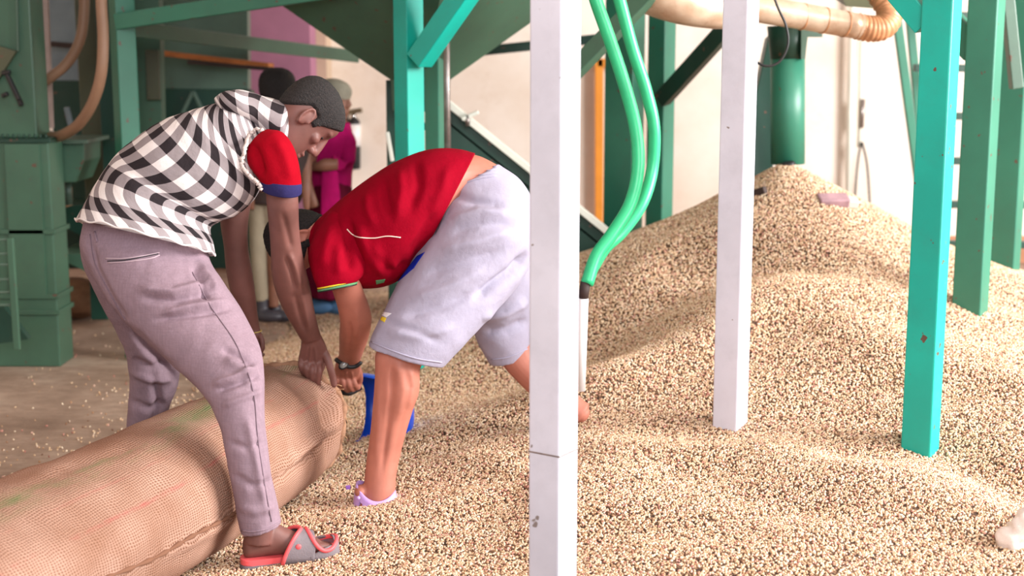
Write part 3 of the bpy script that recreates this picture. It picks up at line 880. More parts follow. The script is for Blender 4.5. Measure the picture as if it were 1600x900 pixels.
def cloth(name, rgb, var=0.1, weave=700, rough=0.85, slub=0.0):
    n = N(name); v = n.coords()
    c = lin(rgb)
    a = n.ramp(n.noise(14, 4, v), [(0.3, tuple(x * (1 - var) for x in c[:3]) + (1,)), (0.7, tuple(min(1, x * (1 + var)) for x in c[:3]) + (1,))])
    if slub:
        s = n.ramp(n.noise(60, 3, n.scaled(v, (3.0, 3.0, 0.25))), [(0.4, (0, 0, 0, 1)), (0.75, (slub, slub, slub, 1))])
        a = n.mix(s, a, tuple(min(1, x * 1.5) for x in c[:3]) + (1,))
        s = n.ramp(n.noise(75, 3, n.scaled(v, (0.3, 0.3, 4.0))), [(0.45, (0, 0, 0, 1)), (0.8, (slub, slub, slub, 1))])
        a = n.mix(s, a, tuple(x * 0.72 for x in c[:3]) + (1,))
    n.color(a)
    n.b.inputs['Roughness'].default_value = rough
    n.b.inputs['Specular IOR Level'].default_value = 0.08
    h = n.math('ADD', n.math('MULTIPLY', n.noise(weave, 2, v), 0.12), n.noise(17, 5, v, 0.6))
    n.bump(h, 0.45, 0.012)
    return n.m
M['trousers'] = cloth('mauve_grey_suiting', (142, 121, 131), 0.07, 700, 0.85, 0.35)
M['red_tee'] = cloth('red_jersey', (150, 2, 24), 0.08)
M['crimson'] = cloth('crimson_jersey', (142, 0, 28), 0.08)
M['navy'] = cloth('navy_rib', (48, 44, 88), 0.1)
M['shorts'] = cloth('pale_lilac_jersey', (170, 165, 184), 0.04)
M['yellow'] = cloth('yellow_trim', (236, 206, 60), 0.05)
M['trim_green'] = cloth('green_trim', (96, 150, 104), 0.05)
M['piping'] = cloth('white_piping', (238, 214, 200), 0.05)
M['royal'] = cloth('royal_blue_print', (28, 46, 170), 0.06)
M['white_cloth'] = cloth('white_print', (244, 242, 246), 0.03)
M['magenta'] = cloth('magenta_cloth', (176, 20, 96), 0.15)
M['maroon'] = cloth('maroon_cloth', (96, 14, 42), 0.2)
M['khaki'] = cloth('khaki_drill', (150, 138, 118), 0.1)
M['grey_wrap'] = cloth('grey_head_cloth', (150, 144, 128), 0.15)

def gingham_mat():
    n = N('black_white_gingham')
    uv = n.coords('UV')
    sp = n.node('ShaderNodeSeparateXYZ'); n.link(uv, sp.inputs[0])
    wob = n.math('MULTIPLY', n.noise(6, 2, uv), 0.012)
    st = []
    for ax in ('X', 'Y'):
        x = n.math('ADD', sp.outputs[ax], wob)
        st.append(n.math('GREATER_THAN', n.math('FRACT', n.math('DIVIDE', x, 0.082)), 0.5))
    k = n.math('MULTIPLY', n.math('ADD', st[0], st[1]), 0.5)
    r = n.node('ShaderNodeValToRGB'); r.color_ramp.interpolation = 'CONSTANT'
    e = r.color_ramp.elements; e.new(0.5)
    for el, (p, c) in zip(e, ((0.0, lin((232, 224, 222))), (0.3, lin((150, 140, 142))), (0.8, lin((46, 40, 43))))):
        el.position = p; el.color = c
    n.link(k, r.inputs['Fac'])
    w = n.ramp(n.noise(500, 2, uv), [(0.35, (0.86, 0.86, 0.86, 1)), (0.7, (1, 1, 1, 1))])
    n.color(n.mix(1.0, r.outputs['Color'], w, 'MULTIPLY'))
    n.b.inputs['Roughness'].default_value = 0.9
    n.b.inputs['Specular IOR Level'].default_value = 0.15
    n.bump(n.noise(40, 4, uv), 0.3, 0.01)
    return n.m
M['gingham'] = gingham_mat()

def burlap_mat():
    n = N('burlap'); uv = n.coords('UV')
    sp = n.node('ShaderNodeSeparateXYZ'); n.link(uv, sp.inputs[0])
    u, v = sp.outputs['X'], sp.outputs['Y']
    wob = n.math('MULTIPLY', n.noise(9, 3, uv), 0.03)
    su = n.math('SINE', n.math('MULTIPLY', n.math('ADD', u, wob), 2 * math.pi / 0.0082))
    sv = n.math('SINE', n.math('MULTIPLY', n.math('ADD', v, wob), 2 * math.pi / 0.0096))
    wv = n.math('MULTIPLY', n.math('ADD', n.math('ADD', su, sv), 2.0), 0.25)
    base = n.ramp(n.noise(5, 5, uv), [(0.3, lin((160, 121, 101))), (0.7, lin((190, 154, 136)))])
    base = n.mix(n.ramp(wv, [(0.1, (0.9, 0.9, 0.9, 1)), (0.55, (0, 0, 0, 1))]), base, lin((112, 72, 50)))
    # faded red stripe and green print that follow the cloth
    def band(c, w, colr, k, sc):
        nonlocal base
        d = n.math('ABSOLUTE', n.math('SUBTRACT', u, c))
        m = n.ramp(d, [(0.0, (1, 1, 1, 1)), (w, (0, 0, 0, 1))])
        g = n.ramp(n.noise(sc, 4, n.scaled(uv, (1, 0.35, 1)), 0.7), [(0.45, (0, 0, 0, 1)), (0.62, (k, k, k, 1))])
        base = n.mix(n.math('MULTIPLY', m, g), base, colr)
    band(0.60, 0.012, lin((180, 84, 84)), 0.6, 13)
    band(0.50, 0.008, lin((180, 96, 92)), 0.35, 15)
    band(0.41, 0.07, lin((112, 128, 84)), 0.85, 7)
    n.color(base)
    n.b.inputs['Roughness'].default_value = 0.95
    n.b.inputs['Specular IOR Level'].default_value = 0.1
    n.bump(wv, 0.55, 0.004)
    return n.m
M['burlap'] = burlap_mat()

# ================================================================== the burlap sack
SK = np.array([  # centre x, y, bottom z, top z, half width
    (-1.86, 2.75, 0.10, 0.30, 0.10), (-1.80, 2.85, 0.0, 0.38, 0.24), (-1.62, 3.2, 0.0, 0.38, 0.31), (-1.38, 3.68, 0.0, 0.405, 0.315), (-1.17, 4.1, 0.0, 0.42, 0.285),
    (-1.02, 4.45, 0.01, 0.455, 0.235), (-0.90, 4.72, 0.03, 0.455, 0.225), (-0.83, 4.88, 0.05, 0.465, 0.215), (-0.80, 4.98, 0.07, 0.475, 0.205)])
R = spline(SK, 14)
tg = np.gradient(R[:, :2], axis=0); tg /= np.linalg.norm(tg, axis=1, keepdims=True)
L = np.concatenate([[0], np.cumsum(np.linalg.norm(np.diff(R[:, :2], axis=0), axis=1))])
seg = 96; V, UV = [], []
for i in range(len(R)):
    sd = np.array([tg[i][1], -tg[i][0]])          # to the right of the sack
    cz, hh = (R[i, 2] + R[i, 3]) / 2, (R[i, 3] - R[i, 2]) / 2
    mouth = sstep(0.80, 1.0, i / (len(R) - 1))
    for k in range(seg):
        a = math.pi - 2 * math.pi * k / seg       # k=0 at the left side, over the top to the right
        ca, sa = math.cos(a), math.sin(a)
        pw = 2.6 if sa < 0 else 2.15
        ca = math.copysign(abs(ca) ** (2 / pw), ca); sa = math.copysign(abs(sa) ** (2 / pw), sa)
        fw = 0.0
        if mouth > 0:
            t = k / seg * 2 * math.pi
            fw = mouth * 0.016 * math.sin(t * 7 + 1)          # wavy open edge
            if sa < 0: fw -= 0.05 * mouth * -sa
        x, y = R[i, 0] + sd[0] * ca * R[i, 4] + tg[i][0] * fw, R[i, 1] + sd[1] * ca * R[i, 4] + tg[i][1] * fw
        V.append((x, y, cz + sa * hh)); UV.append((k / seg * 1.5, L[i]))
V = np.array(V); F = []
for i in range(len(R) - 1):
    for k in range(seg - 1):
        F.append((i * seg + k, i * seg + k + 1, (i + 1) * seg + k + 1, (i + 1) * seg + k))
    F.append((i * seg + seg - 1, i * seg, (i + 1) * seg, (i + 1) * seg + seg - 1))
F.append(tuple(range(seg)))
nr = normals_of(V, F)
if (nr[len(V) // 2] * (V[len(V) // 2] - V.mean(0))).sum() < 0: nr = -nr; F = [f[::-1] for f in F]
amp = 0.010 * vnoise(V, 9, 11) + 0.005 * vnoise(V, 22, 12)
V = V + nr * amp[:, None]
V = wrinkle(V, nr, [
    ([(425, 745), (470, 705), (510, 675), (532, 660)], 7, 0.012), ([(420, 760), (470, 722), (515, 690)], 7, -0.010),
    ([(515, 600), (522, 640), (533, 665)], 5, 0.012), ([(500, 610), (508, 650), (515, 690), (512, 740)], 8, -0.010),
    ([(395, 560), (440, 572), (490, 588)], 6, -0.010), ([(405, 575), (440, 610), (470, 640)], 12, 0.008),
    ([(40, 760), (120, 725), (230, 690)], 10, -0.006), ([(250, 870), (330, 830), (420, 770)], 8, 0.008)])
sack = thing('burlap_sack', 'large coarse burlap sack lying open on the floor with red and green marks', 'sack', (-1.2, 4.0, 0))
so = mesh_obj('bag', V, F, M['burlap'], sack, True, UV)
sol = so.modifiers.new('thick', 'SOLIDIFY'); sol.thickness = 0.006; sol.offset = -1
ssurf = Surf(V, F)
rim = [V[(len(R) - 1) * seg + k] for k in range(seg)]
rp = np.array(rim)
tube('rolled_edge', rp, [0.010 + 0.004 * math.sin(k * 1.3) for k in range(seg)], plain('burlap_edge', (168, 126, 98), 0.95, 0.2, 60, bump=0.6, bscale=300), sack, 10, True)
sm = ssurf.line([(160, 905), (240, 872), (300, 838), (350, 812), (372, 798), (380, 794)], 0.002, 8)
if len(sm) > 3: tube('bottom_seam', sm, [0.006 + 0.003 * math.sin(i * 2.1) for i in range(len(sm))], M['burlap'], sack, 8)
# loose yarn ends at the torn edge
yarn = plain('jute_yarn', (190, 148, 110), 0.95, 0.15)
for k in range(16):
    q = Vector(rim[(30 + k * 2) % seg]); d = Vector((random.uniform(-.01, .03), random.uniform(-.02, .02), random.uniform(-.03, .02)))
    tube('loose_yarn', [q, q + d * 0.6 + Vector((0, 0, .004)), q + d], 0.0013, yarn, sack, 5)

# ================================================================== blue scoop cut from a canister
sc_ = thing('plastic_scoop', 'blue plastic scoop cut from a canister, beside the bent man', 'scoop', P(600, 690, 5.42))
blue = plain('blue_plastic', (20, 74, 196), 0.32, 0.06, 6)
def arc_shell(rows, a0, a1, seg, th, name, mat, parent):
    """open curved sheet of real thickness: rows of (centre, u, w)"""
    out, n = [], len(rows)
    for s in (0, 1):
        for (c, u, w) in rows:
            c, u, w = map(lambda q: np.array(tuple(q), float), (c, u, w))
            for k in range(seg + 1):
                a = a0 + (a1 - a0) * k / seg
                rr = 1 - s * th / np.linalg.norm(u)
                out.append(c + rr * (math.cos(a) * u + math.sin(a) * w))
    m = seg + 1; F = []
    for i in range(n - 1):
        for k in range(seg):
            q = (i * m + k, i * m + k + 1, (i + 1) * m + k + 1, (i + 1) * m + k)
            F.append(q); F.append(tuple(x + n * m for x in q)[::-1])
    for i in range(n - 1):
        for k in (0, seg):
            q = (i * m + k, (i + 1) * m + k, (i + 1) * m + k + n * m, i * m + k + n * m); F.append(q)
    for i in (0, n - 1):
        for k in range(seg):
            q = (i * m + k, i * m + k + 1, i * m + k + 1 + n * m, i * m + k + n * m); F.append(q)
    return mesh_obj(name, out, F, mat, parent, True)
SY = 5.42
rows = []
for cx, cy, ru in ((555, 636, 54), (574, 637, 54), (600, 642, 53), (620, 652, 49), (633, 660, 42), (638, 661, 34)):
    c = P(cx, cy, SY); m = pxm(SY, 0.2) * ru
    rows.append((c, Vector((0.1, 0.12, 1)).normalized() * m, Vector((0.05, 1, -0.12)).normalized() * m * 0.9))
A0, A1 = math.radians(-20), math.radians(188)
bw = arc_shell(rows, A0, A1, 36, 0.004, 'bowl', blue, sc_)
px_ = pxm(SY, 0.2)
def lip(a): return px_ * (-12 * max(0, math.cos(a)) ** 2 + 9 * math.sin(a) + 8 * max(0, -math.cos(a)))   # the cut edge sweeps forward at the top
for lay in (0, 1):
    for k in range(37):
        a = A0 + (A1 - A0) * k / 36
        bw.data.vertices[lay * 6 * 37 + k].co.x += lip(a)
        bw.data.vertices[lay * 6 * 37 + 37 + k].co.x += lip(a) * 0.5
        bw.data.vertices[lay * 6 * 37 + 4 * 37 + k].co.x += px_ * 3 * math.sin(a * 5)
e = rows[-1]
V, F = ellipsoid_geo(e[0], tuple(e[1] * 1.0), tuple(e[2] * 1.0), (0.02, 0, 0), 28, 12)
mesh_obj('end_cap', V, F, blue, sc_, True)
tube('handle', [P(556, 588, 5.40), P(540, 597, 5.30), P(530, 608, 5.24), P(545, 614, 5.22), P(562, 606, 5.28)], 0.011, M['black'], sc_, 10, smooth_path=5)  # handle; its black also stands in for the scoop's shadowed inside
q = G(541, 765, 0.085)
tag(prism('purple_shard', [q, q + Vector((0.014, 0.004, 0)), q + Vector((0.012, 0.02, 0.004)), q + Vector((-0.004, 0.014, 0.004))], (0, 0, 0.006), plain('purple_plastic', (150, 100, 190), 0.4, 0.05), None),
    'tiny purple plastic scrap in the beans left of the purple clog', 'plastic piece')

# ================================================================== head
HEAD_ROWS = [(-.120, .066, .034, .020), (-.110, .086, .008, .038), (-.092, .091, -.015, .050), (-.070, .090, -.035, .058), (-.048, .091, -.062, .063),
             (-.022, .090, -.082, .067), (.005, .087, -.094, .070), (.028, .087, -.100, .0725), (.052, .094, -.102, .0745), (.076, .090, -.098, .0735),
             (.098, .072, -.084, .064), (.113, .045, -.062, .047), (.122, .012, -.034, .024)]
def head_loft(fr, c, scale, seg=40, sub=3, off=None):
    X, Yv, Z = fr
    R = spline(HEAD_ROWS, sub); V, loc = [], []
    for z, xf, xb, hw in R:
        cx, hx = (xf + xb) / 2, (xf - xb) / 2
        for k in range(seg):
            a = 2 * math.pi * k / seg
            ca, sa = math.cos(a), math.sin(a)
            p = np.array([cx + hx * math.copysign(abs(ca) ** 0.92, ca), hw * math.copysign(abs(sa) ** 0.92, sa), z])
            loc.append(p)
    loc = np.array(loc)
    if off is not None:
        d = loc - np.array([-0.005, 0, 0.02]); d /= np.linalg.norm(d, axis=1, keepdims=True)
        loc = loc + d * off(loc)[:, None]
    W = c + scale * (loc[:, :1] * X + loc[:, 1:2] * Yv + loc[:, 2:] * Z)
    n = len(R); F = []
    for i in range(n - 1):
        for k in range(seg):
            F.append((i * seg + k, i * seg + (k + 1) % seg, (i + 1) * seg + (k + 1) % seg, (i + 1) * seg + k))
    F.append(tuple(range(seg - 1, -1, -1))); F.append(tuple((n - 1) * seg + k for k in range(seg)))
    return W, F

def frame(fwd, up):
    X = np.array(fwd, float); X /= np.linalg.norm(X)
    Z = np.array(up, float); Z -= X * (Z @ X); Z /= np.linalg.norm(Z)
    return X, np.cross(Z, X), Z

def head_shells(fr, c, s):
    X, Yv, Z = fr; c = np.array(tuple(c), float)
    W = lambda x, y, z: c + s * (x * X + y * Yv + z * Z)
    el = lambda x, y, z, a, b, d: ellipsoid_geo(W(x, y, z), X * a * s, Yv * b * s, Z * d * s, 18, 12)
    sh = [head_loft(fr, c, s)]
    sh.append(tube_geo(spline([W(.088, 0, .035), W(.100, 0, .010), W(.110, 0, -.012)], 5), [s * .011, s * .013, s * .014], 14, round_ends=True))   # nose
    for q in (-1, 1):
        sh.append(el(.098, q * .013, -.020, .013, .011, .011))          # nostril wings
        sh.append(el(.069, q * .030, .047, .017, .026, .010))           # brow
        sh.append(el(.060, q * .043, -.002, .022, .022, .018))          # cheekbone
        sh.append(el(.061, q * .032, .024, .013, .018, .011))          # eyelid
        # ear: flat shell with a raised helix
        e0 = W(-.010, q * .074, -.004)
        sh.append(ellipsoid_geo(e0, (X * .018 - Z * .005) * s, Yv * .010 * s, (Z * .031 + X * .004) * s, 16, 12))
        hx = [W(-.010 + .017 * math.cos(a) - .006 * math.sin(a), q * (.081 + .006 * max(0, -math.cos(a))), -.003 + .031 * math.sin(a)) for a in np.linspace(-0.2, 4.3, 16)]
        sh.append(tube_geo(hx, s * .0048, 8, round_ends=True))
    sh.append(el(.112, 0, -.014, .012, .012, .011))                     # nose tip
    sh.append(el(.094, 0, -.051, .012, .024, .0085))                    # upper lip
    sh.append(el(.092, 0, -.066, .013, .021, .009))                     # lower lip
    sh.append(el(.078, 0, -.103, .016, .022, .016))                     # chin
    return sh

def hair_off(l, fade=0.010, low=0.0, nape=1.9, cut=-0.032):
    """how far the hair stands off the scalp; below the hairline it sinks under the skin"""
    x, z = l[:, 0], l[:, 2]
    line = np.where(x > 0.03, 0.022 + (x - 0.03) * 1.12, np.where(x > 0.008, 0.004 + 0.0 * x, np.where(x > cut, 0.030 + 0.0 * x, 0.030 + (x - cut) * nape))) - low
    k = sstep(-fade, fade, z - line)
    return -0.006 + 0.0145 * k
def hair(name, fr, c, s, parent, thick=0.0, amp=0.0012, low=0.0, nape=1.9, cut=-0.032):
    def off(l):
        h = hair_off(l, 0.010, low, nape, cut); h = h + (h > 0) * thick
        return h + amp * vnoise(l, 420, 6) * (h > 0)
    W, F = head_loft(fr, np.array(tuple(c), float), s, 120, 9, off)
    return mesh_obj(name, W, F, M['hair'], parent, True)

def fing(pts, r0=0.0095, r1=0.0075, n=5):
    p = spline([tuple(q) for q in pts], n)
    return tube_geo(p, [r0, (r0 + r1) / 2 * 1.04, r1], 12, round_ends=True)

def skin_obj(name, shells, mat, parent, voxel=0.0042, smooth=3, folds=()):
    V, F, nr = fuse(shells, voxel, smooth)
    if folds: V = wrinkle(V, nr, folds)
    return mesh_obj(name, V, F, mat, parent, True), V, F

def S(rows, seg=28, sub=4, power=2.0):
    v, f, _ = sil(rows, seg, sub, power); return v, f

# ================================================================== man in the checked shirt
m1 = thing('person', 'man in black-and-white checked shirt and mauve trousers bending over the sack, gripping its edge', 'person', G(330, 880, 0.0))
H1 = frame((0.39, 0.155, -0.91), (0.845, 0.33, 0.42))
h1c = P(473, 185, 4.64); h1s = 1.06
NEAR = [  # near leg of the trousers
    (132, 342, 318, 372, 4.53, .75), (127, 392, 333, 416, 4.50, .74), (158, 452, 362, 458, 4.42, .72), (204, 512, 389, 506, 4.36, .68), (264, 566, 407, 546, 4.28, .72), (318, 617, 412, 590, 4.20, .85),
    (340, 655, 413, 640, 4.16, .95), (351, 700, 417, 692, 4.13, 1.0), (361, 750, 424, 742, 4.12, 1.0), (369, 795, 432, 783, 4.12, 1.05), (377, 833, 440, 819, 4.12, 1.1)]
FAR = [
    (132, 346, 300, 385, 4.66, .6), (127, 395, 290, 410, 4.68, .75), (146, 445, 272, 455, 4.70, .85), (174, 495, 274, 512, 4.74, .95), (195, 540, 280, 560, 4.77, .95), (203, 590, 279, 598, 4.80, .95),
    (200, 640, 264, 640, 4.84, 1.0), (197, 680, 252, 680, 4.87, 1.05), (194, 730, 247, 730, 4.90, 1.05), (194, 775, 244, 775, 4.92, 1.05)]
def shrink(rows, k, cap=None):
    out = []
    for x1, y1, x2, y2, Y, r in rows:
        cx, cy = (x1 + x2) / 2, (y1 + y2) / 2
        out.append((cx + (x1 - cx) * k, cy + (y1 - cy) * k, cx + (x2 - cx) * k, cy + (y2 - cy) * k, Y, r))
    return out
TORSO = [
    (121, 346, 334, 396, 4.50, 1.04), (132, 324, 332, 378, 4.52, 1.04), (152, 287, 329, 357, 4.545, 1.01), (178, 249, 343, 347, 4.57, .98), (215, 214, 369, 337, 4.58, 1.0), (258, 187, 393, 318, 4.60, 1.05),
    (302, 171, 410, 292, 4.62, 1.15), (342, 162, 422, 262, 4.63, 1.2), (380, 160, 432, 240, 4.64, 1.0), (415, 168, 442, 224, 4.64, .85), (438, 176, 452, 214, 4.64, .8)]
body = []
body.append(S(shrink(NEAR, 0.66))); body.append(S(shrink(FAR, 0.56))); body.append(S(shrink(TORSO, 0.84)))
body.append(S([(395, 172, 425, 238, 4.63, .9), (425, 165, 452, 228, 4.64, .9), (446, 160, 478, 222, 4.64, .9), (462, 160, 492, 215, 4.64, .8)]))   # neck
body += head_shells(H1, h1c, h1s)
# near arm
body.append(S([(392, 222, 420, 256, 4.54, .6), (408, 243, 446, 236, 4.53, .65), (415, 275, 462, 278, 4.53, .75), (416, 310, 466, 312, 4.54, .95), (420, 350, 467, 352, 4.59, .95), (423, 392, 471, 388, 4.64, .9),
               (424, 425, 477, 418, 4.68, .9), (432, 458, 484, 446, 4.72, .85), (446, 490, 490, 478, 4.77, .8), (461, 515, 496, 505, 4.81, .78), (472, 534, 502, 526, 4.85, .7)], 30))
# near hand
body.append(S([(471, 530, 502, 524, 4.85, .62), (469, 545, 510, 541, 4.87, .5), (466, 560, 513, 556, 4.89, .45), (466, 570, 507, 578, 4.90, .42), (471, 574, 501, 585, 4.91, .36)], 24))
for a in (
    [(471, 562, 4.885), (470, 571, 4.87), (474, 582, 4.89), (480, 586, 4.93), (486, 580, 4.955)],
    [(480, 565, 4.88), (478, 575, 4.865), (482, 589, 4.885), (488, 594, 4.93), (493, 586, 4.955)],
    [(489, 568, 4.88), (488, 579, 4.862), (489, 595, 4.88), (494, 601, 4.925), (499, 592, 4.955)],
    [(499, 568, 4.88), (500, 580, 4.862), (497, 598, 4.878), (501, 606, 4.92), (506, 598, 4.955)]):
    body.append(fing([P(*q) for q in a], 0.0108, 0.0088))
body.append(fing([P(500, 544, 4.89), P(510, 556, 4.875), P(516, 575, 4.865), P(520, 590, 4.87), P(522, 601, 4.875)], 0.0145, 0.0118))
# far arm
body.append(S([(372, 240, 420, 300, 4.86, .8), (350, 300, 398, 305, 4.88, .9), (344, 340, 388, 345, 4.88, .95), (350, 385, 388, 388, 4.9, .95), (353, 420, 393, 418, 4.92, .9), (360, 455, 398, 450, 4.94, .85),
               (373, 490, 402, 486, 4.96, .8), (385, 515, 406, 512, 4.98, .8), (386, 522, 408, 520, 4.98, .75)], 26))
body.append(S([(386, 520, 408, 518, 4.98, .7), (383, 530, 410, 528, 4.985, .65), (385, 541, 410, 540, 4.99, .6), (390, 549, 409, 549, 4.99, .5)], 22))
for a in ([(386, 530, 4.96), (387, 538, 4.945), (394, 546, 4.95), (402, 548, 4.98)], [(389, 535, 4.955), (391, 543, 4.945), (398, 550, 4.955), (405, 551, 4.985)],
          [(393, 539, 4.955), (395, 547, 4.95), (402, 553, 4.965), (408, 553, 4.99)], [(398, 541, 4.955), (401, 549, 4.955), (406, 555, 4.97), (411, 554, 4.995)],
          [(407, 524, 4.97), (410, 534, 4.96), (410, 545, 4.96), (406, 551, 4.97)]):
    body.append(fing([P(*q) for q in a], 0.0098, 0.008))
# near foot, pointing right and a little away
hx = Vector((-0.79, 4.13, 0)); tx = Vector((-0.52, 4.23, 0)); FD = (tx - hx).normalized(); FS = Vector((FD.y, -FD.x, 0))   # FS: towards the camera
FZ = 0.062
def ft(a, s, z): return hx + FD * a + FS * s + Vector((0, 0, FZ + z))
def foot_loft(rows, seg=26):
    V, F = [], []
    R_ = spline(rows, 5)
    for a, z0, z1, hw, off in R_:
        for k in range(seg):
            t = 2 * math.pi * k / seg
            V.append(ft(a, off + hw * math.cos(t), (z0 + z1) / 2 + (z1 - z0) / 2 * math.sin(t)))
    n = len(R_)
    for i in range(n - 1):
        for k in range(seg): F.append((i * seg + k, i * seg + (k + 1) % seg, (i + 1) * seg + (k + 1) % seg, (i + 1) * seg + k))
    F.append(tuple(range(seg))); F.append(tuple((n - 1) * seg + k for k in range(seg)))
    return np.array(V), F
body.append(foot_loft([(-.028, .012, .05, .014, 0), (-.018, .002, .075, .03, 0), (.01, 0, .105, .036, 0), (.05, 0, .115, .038, 0), (.095, 0, .088, .04, .002), (.14, 0, .062, .043, .004), (.18, 0, .045, .045, .006), (.205, .002, .036, .042, .008)]))
for i, (s0, ln, r) in enumerate(((.034, .062, .0125), (.014, .064, .0095), (-.002, .056, .009), (-.017, .046, .0085), (-.031, .034, .008))):
    body.append(fing([ft(.175, s0 * .9, .018), ft(.195, s0, .022), ft(.175 + ln * .75, s0, .017), ft(.175 + ln, s0, .012)], r, r * 0.95))
body.append(S([(380, 800, 428, 795, 4.12, .95), (382, 825, 426, 822, 4.12, .95), (381, 845, 425, 850, 4.12, .9)]))
# far foot, hidden behind the sack
q = P(222, 775, 4.92)
body.append(ellipsoid_geo((q.x + 0.05, q.y + 0.04, 0.045), (0.13, 0.05, 0), (-0.02, 0.045, 0), (0, 0, 0.045)))
body.append(tube_geo([(q.x, q.y, 0.05), (q.x, q.y, q.z + 0.1)], 0.04, 14))
b1, bV, bF = skin_obj('body', body, M['skin_dark'], m1, 0.0042, 3, [
    ([(452, 395), (462, 420), (470, 450)], 5, 0.004), ([(446, 400), (455, 425), (462, 455)], 4, -0.004), ([(440, 330), (450, 365), (456, 390)], 6, -0.003), ([(466, 440), (476, 480), (484, 515)], 4, 0.003), ([(458, 450), (468, 490), (478, 520)], 4, -0.003),
    ([(481, 540), (478, 555), (474, 566)], 1.8, 0.0022), ([(486, 540), (485, 556), (483, 570)], 1.8, 0.0022), ([(491, 540), (494, 558), (496, 572)], 1.8, 0.0024), ([(484, 542), (481, 558), (479, 569)], 1.6, -0.002), ([(489, 542), (490, 558), (490, 571)], 1.6, -0.002),
    ([(388, 532), (398, 530), (408, 531)], 1.6, -0.002), ([(387, 538), (398, 537), (408, 538)], 1.6, -0.002)])
hair('hair', H1, h1c, h1s, m1)
X, Yv, Z = H1
for q in (-1, 1):
    c = np.array(h1c) + h1s * (.0735 * X + q * .033 * Yv + .0205 * Z)
    V, F = ellipsoid_geo(c, X * .0065, Yv * .013, Z * .0035, 12, 8)
    mesh_obj('eye', V, F, M['black'], m1, True)

# trousers
V, F, nr = fuse([S(NEAR, 40, 6), S(FAR, 36, 6)], 0.0055, 6)
V = V + nr * (0.0022 * vnoise(V, 38, 21))[:, None]
V = wrinkle(V, nr, [
    ([(205, 515), (230, 545), (275, 590), (325, 640)], 8, -0.010),
    ([(215, 450), (270, 455), (330, 440)], 7, 0.007), ([(220, 466), (275, 470), (340, 455)], 7, -0.007),
    ([(250, 490), (300, 478), (355, 470)], 6, 0.006), ([(240, 500), (300, 492), (362, 482)], 6, -0.006),
    ([(330, 600), (365, 590), (405, 570)], 6, 0.006), ([(335, 612), (370, 600), (408, 585)], 6, -0.007), ([(345, 635), (380, 622), (410, 610)], 6, 0.005),
    ([(350, 560), (380, 575), (395, 600)], 9, 0.006), ([(345, 545), (372, 556), (398, 575)], 7, -0.006),
    ([(355, 690), (385, 700), (412, 690)], 7, -0.004), ([(385, 650), (400, 720), (415, 800)], 7, 0.005), ([(362, 740), (395, 760), (428, 750)], 7, -0.004), ([(372, 790), (400, 800), (430, 790)], 8, 0.004),
    ([(140, 370), (150, 420), (175, 470), (200, 505)], 7, -0.005),
    ([(300, 415), (315, 440), (325, 470)], 6, -0.008), ([(312, 412), (330, 440), (338, 455)], 6, 0.009),
    ([(205, 560), (235, 575), (270, 570)], 7, -0.006), ([(204, 580), (240, 596), (275, 590)], 7, 0.006), ([(200, 625), (235, 640), (262, 630)], 7, -0.005), ([(240, 590), (248, 630), (240, 670)], 8, -0.008)])
tr = mesh_obj('trousers', V, F, M['trousers'], m1, True)
tsurf = Surf(V, F)
for lift, pts in ((0.001, [(165, 404), (195, 404), (230, 399), (249, 395)]), (0.001, [(169, 411), (200, 409), (235, 404), (249, 399)])):
    tube('pocket_welt', tsurf.line(pts, lift, 8), 0.0024, cloth('pocket_edge', (186, 164, 172)), tr, 6)
tube('pocket_slit', tsurf.line([(168, 408), (200, 406), (247, 397)], 0.0012, 8), 0.0016, M['black'], tr, 6)
tube('side_seam', tsurf.line([(300, 425), (330, 480), (370, 540), (395, 610), (402, 680), (412, 750), (424, 815)], 0.0012, 8), 0.0016, cloth('seam_dark', (128, 108, 118)), tr, 6)  # seam cloth slightly darker than the trousers
tube('back_seam', tsurf.line([(141, 366), (148, 410), (170, 455), (196, 500)], 0.0012, 8), 0.0016, bpy.data.materials['seam_dark'], tr, 6)
tube('belt_loop', tsurf.line([(148, 362), (152, 378)], 0.001, 3), 0.004, M['trousers'], tr, 6)
hem = tsurf.line([(378, 829), (395, 831), (418, 826), (438, 815)], 0.0005, 6)
if len(hem) > 2: tube('hem_fold', hem, 0.003, M['trousers'], tr, 6)

# checked shirt
V, F, uv = sil(TORSO, 96, 12, 2.1)
V = np.array(V); nr = normals_of(V, F)
V = V + nr * (0.004 * vnoise(V, 22, 31) + 0.002 * vnoise(V, 50, 32))[:, None]
V = wrinkle(V, nr, [
    ([(205, 330), (250, 320), (310, 300), (350, 270)], 10, 0.010), ([(215, 345), (270, 335), (325, 310)], 9, -0.010),
    ([(290, 360), (310, 330), (335, 300), (350, 270)], 8, 0.012), ([(305, 370), (325, 335), (350, 305)], 7, -0.012), ([(325, 345), (350, 320), (385, 300)], 7, 0.010),
    ([(230, 250), (290, 240), (350, 225)], 11, -0.006), ([(160, 300), (200, 300), (260, 290)], 9, 0.006), ([(150, 330), (200, 340), (260, 355)], 8, -0.006),
    ([(300, 395), (310, 370), (318, 345)], 7, 0.012), ([(285, 390), (296, 365), (305, 345)], 6, -0.010),
    ([(355, 330), (380, 300), (400, 280)], 6, -0.012), ([(370, 325), (395, 305), (408, 285)], 5, 0.010), ([(270, 200), (330, 195), (385, 190)], 9, 0.005)])
sh1 = mesh_obj('checked_shirt', V, F, M['gingham'], m1, True, uv)
hemline = [V[k] + (V[k] - V[96 + k]) * 0.1 for k in range(96)]
hv_ = np.array(hemline) + np.array([0, 0, 1.0]) * (0.004 * np.sin(np.arange(96) * 0.9))[:, None]
tube('shirt_hem', hv_, 0.003, M['gingham'], sh1, 8, True)
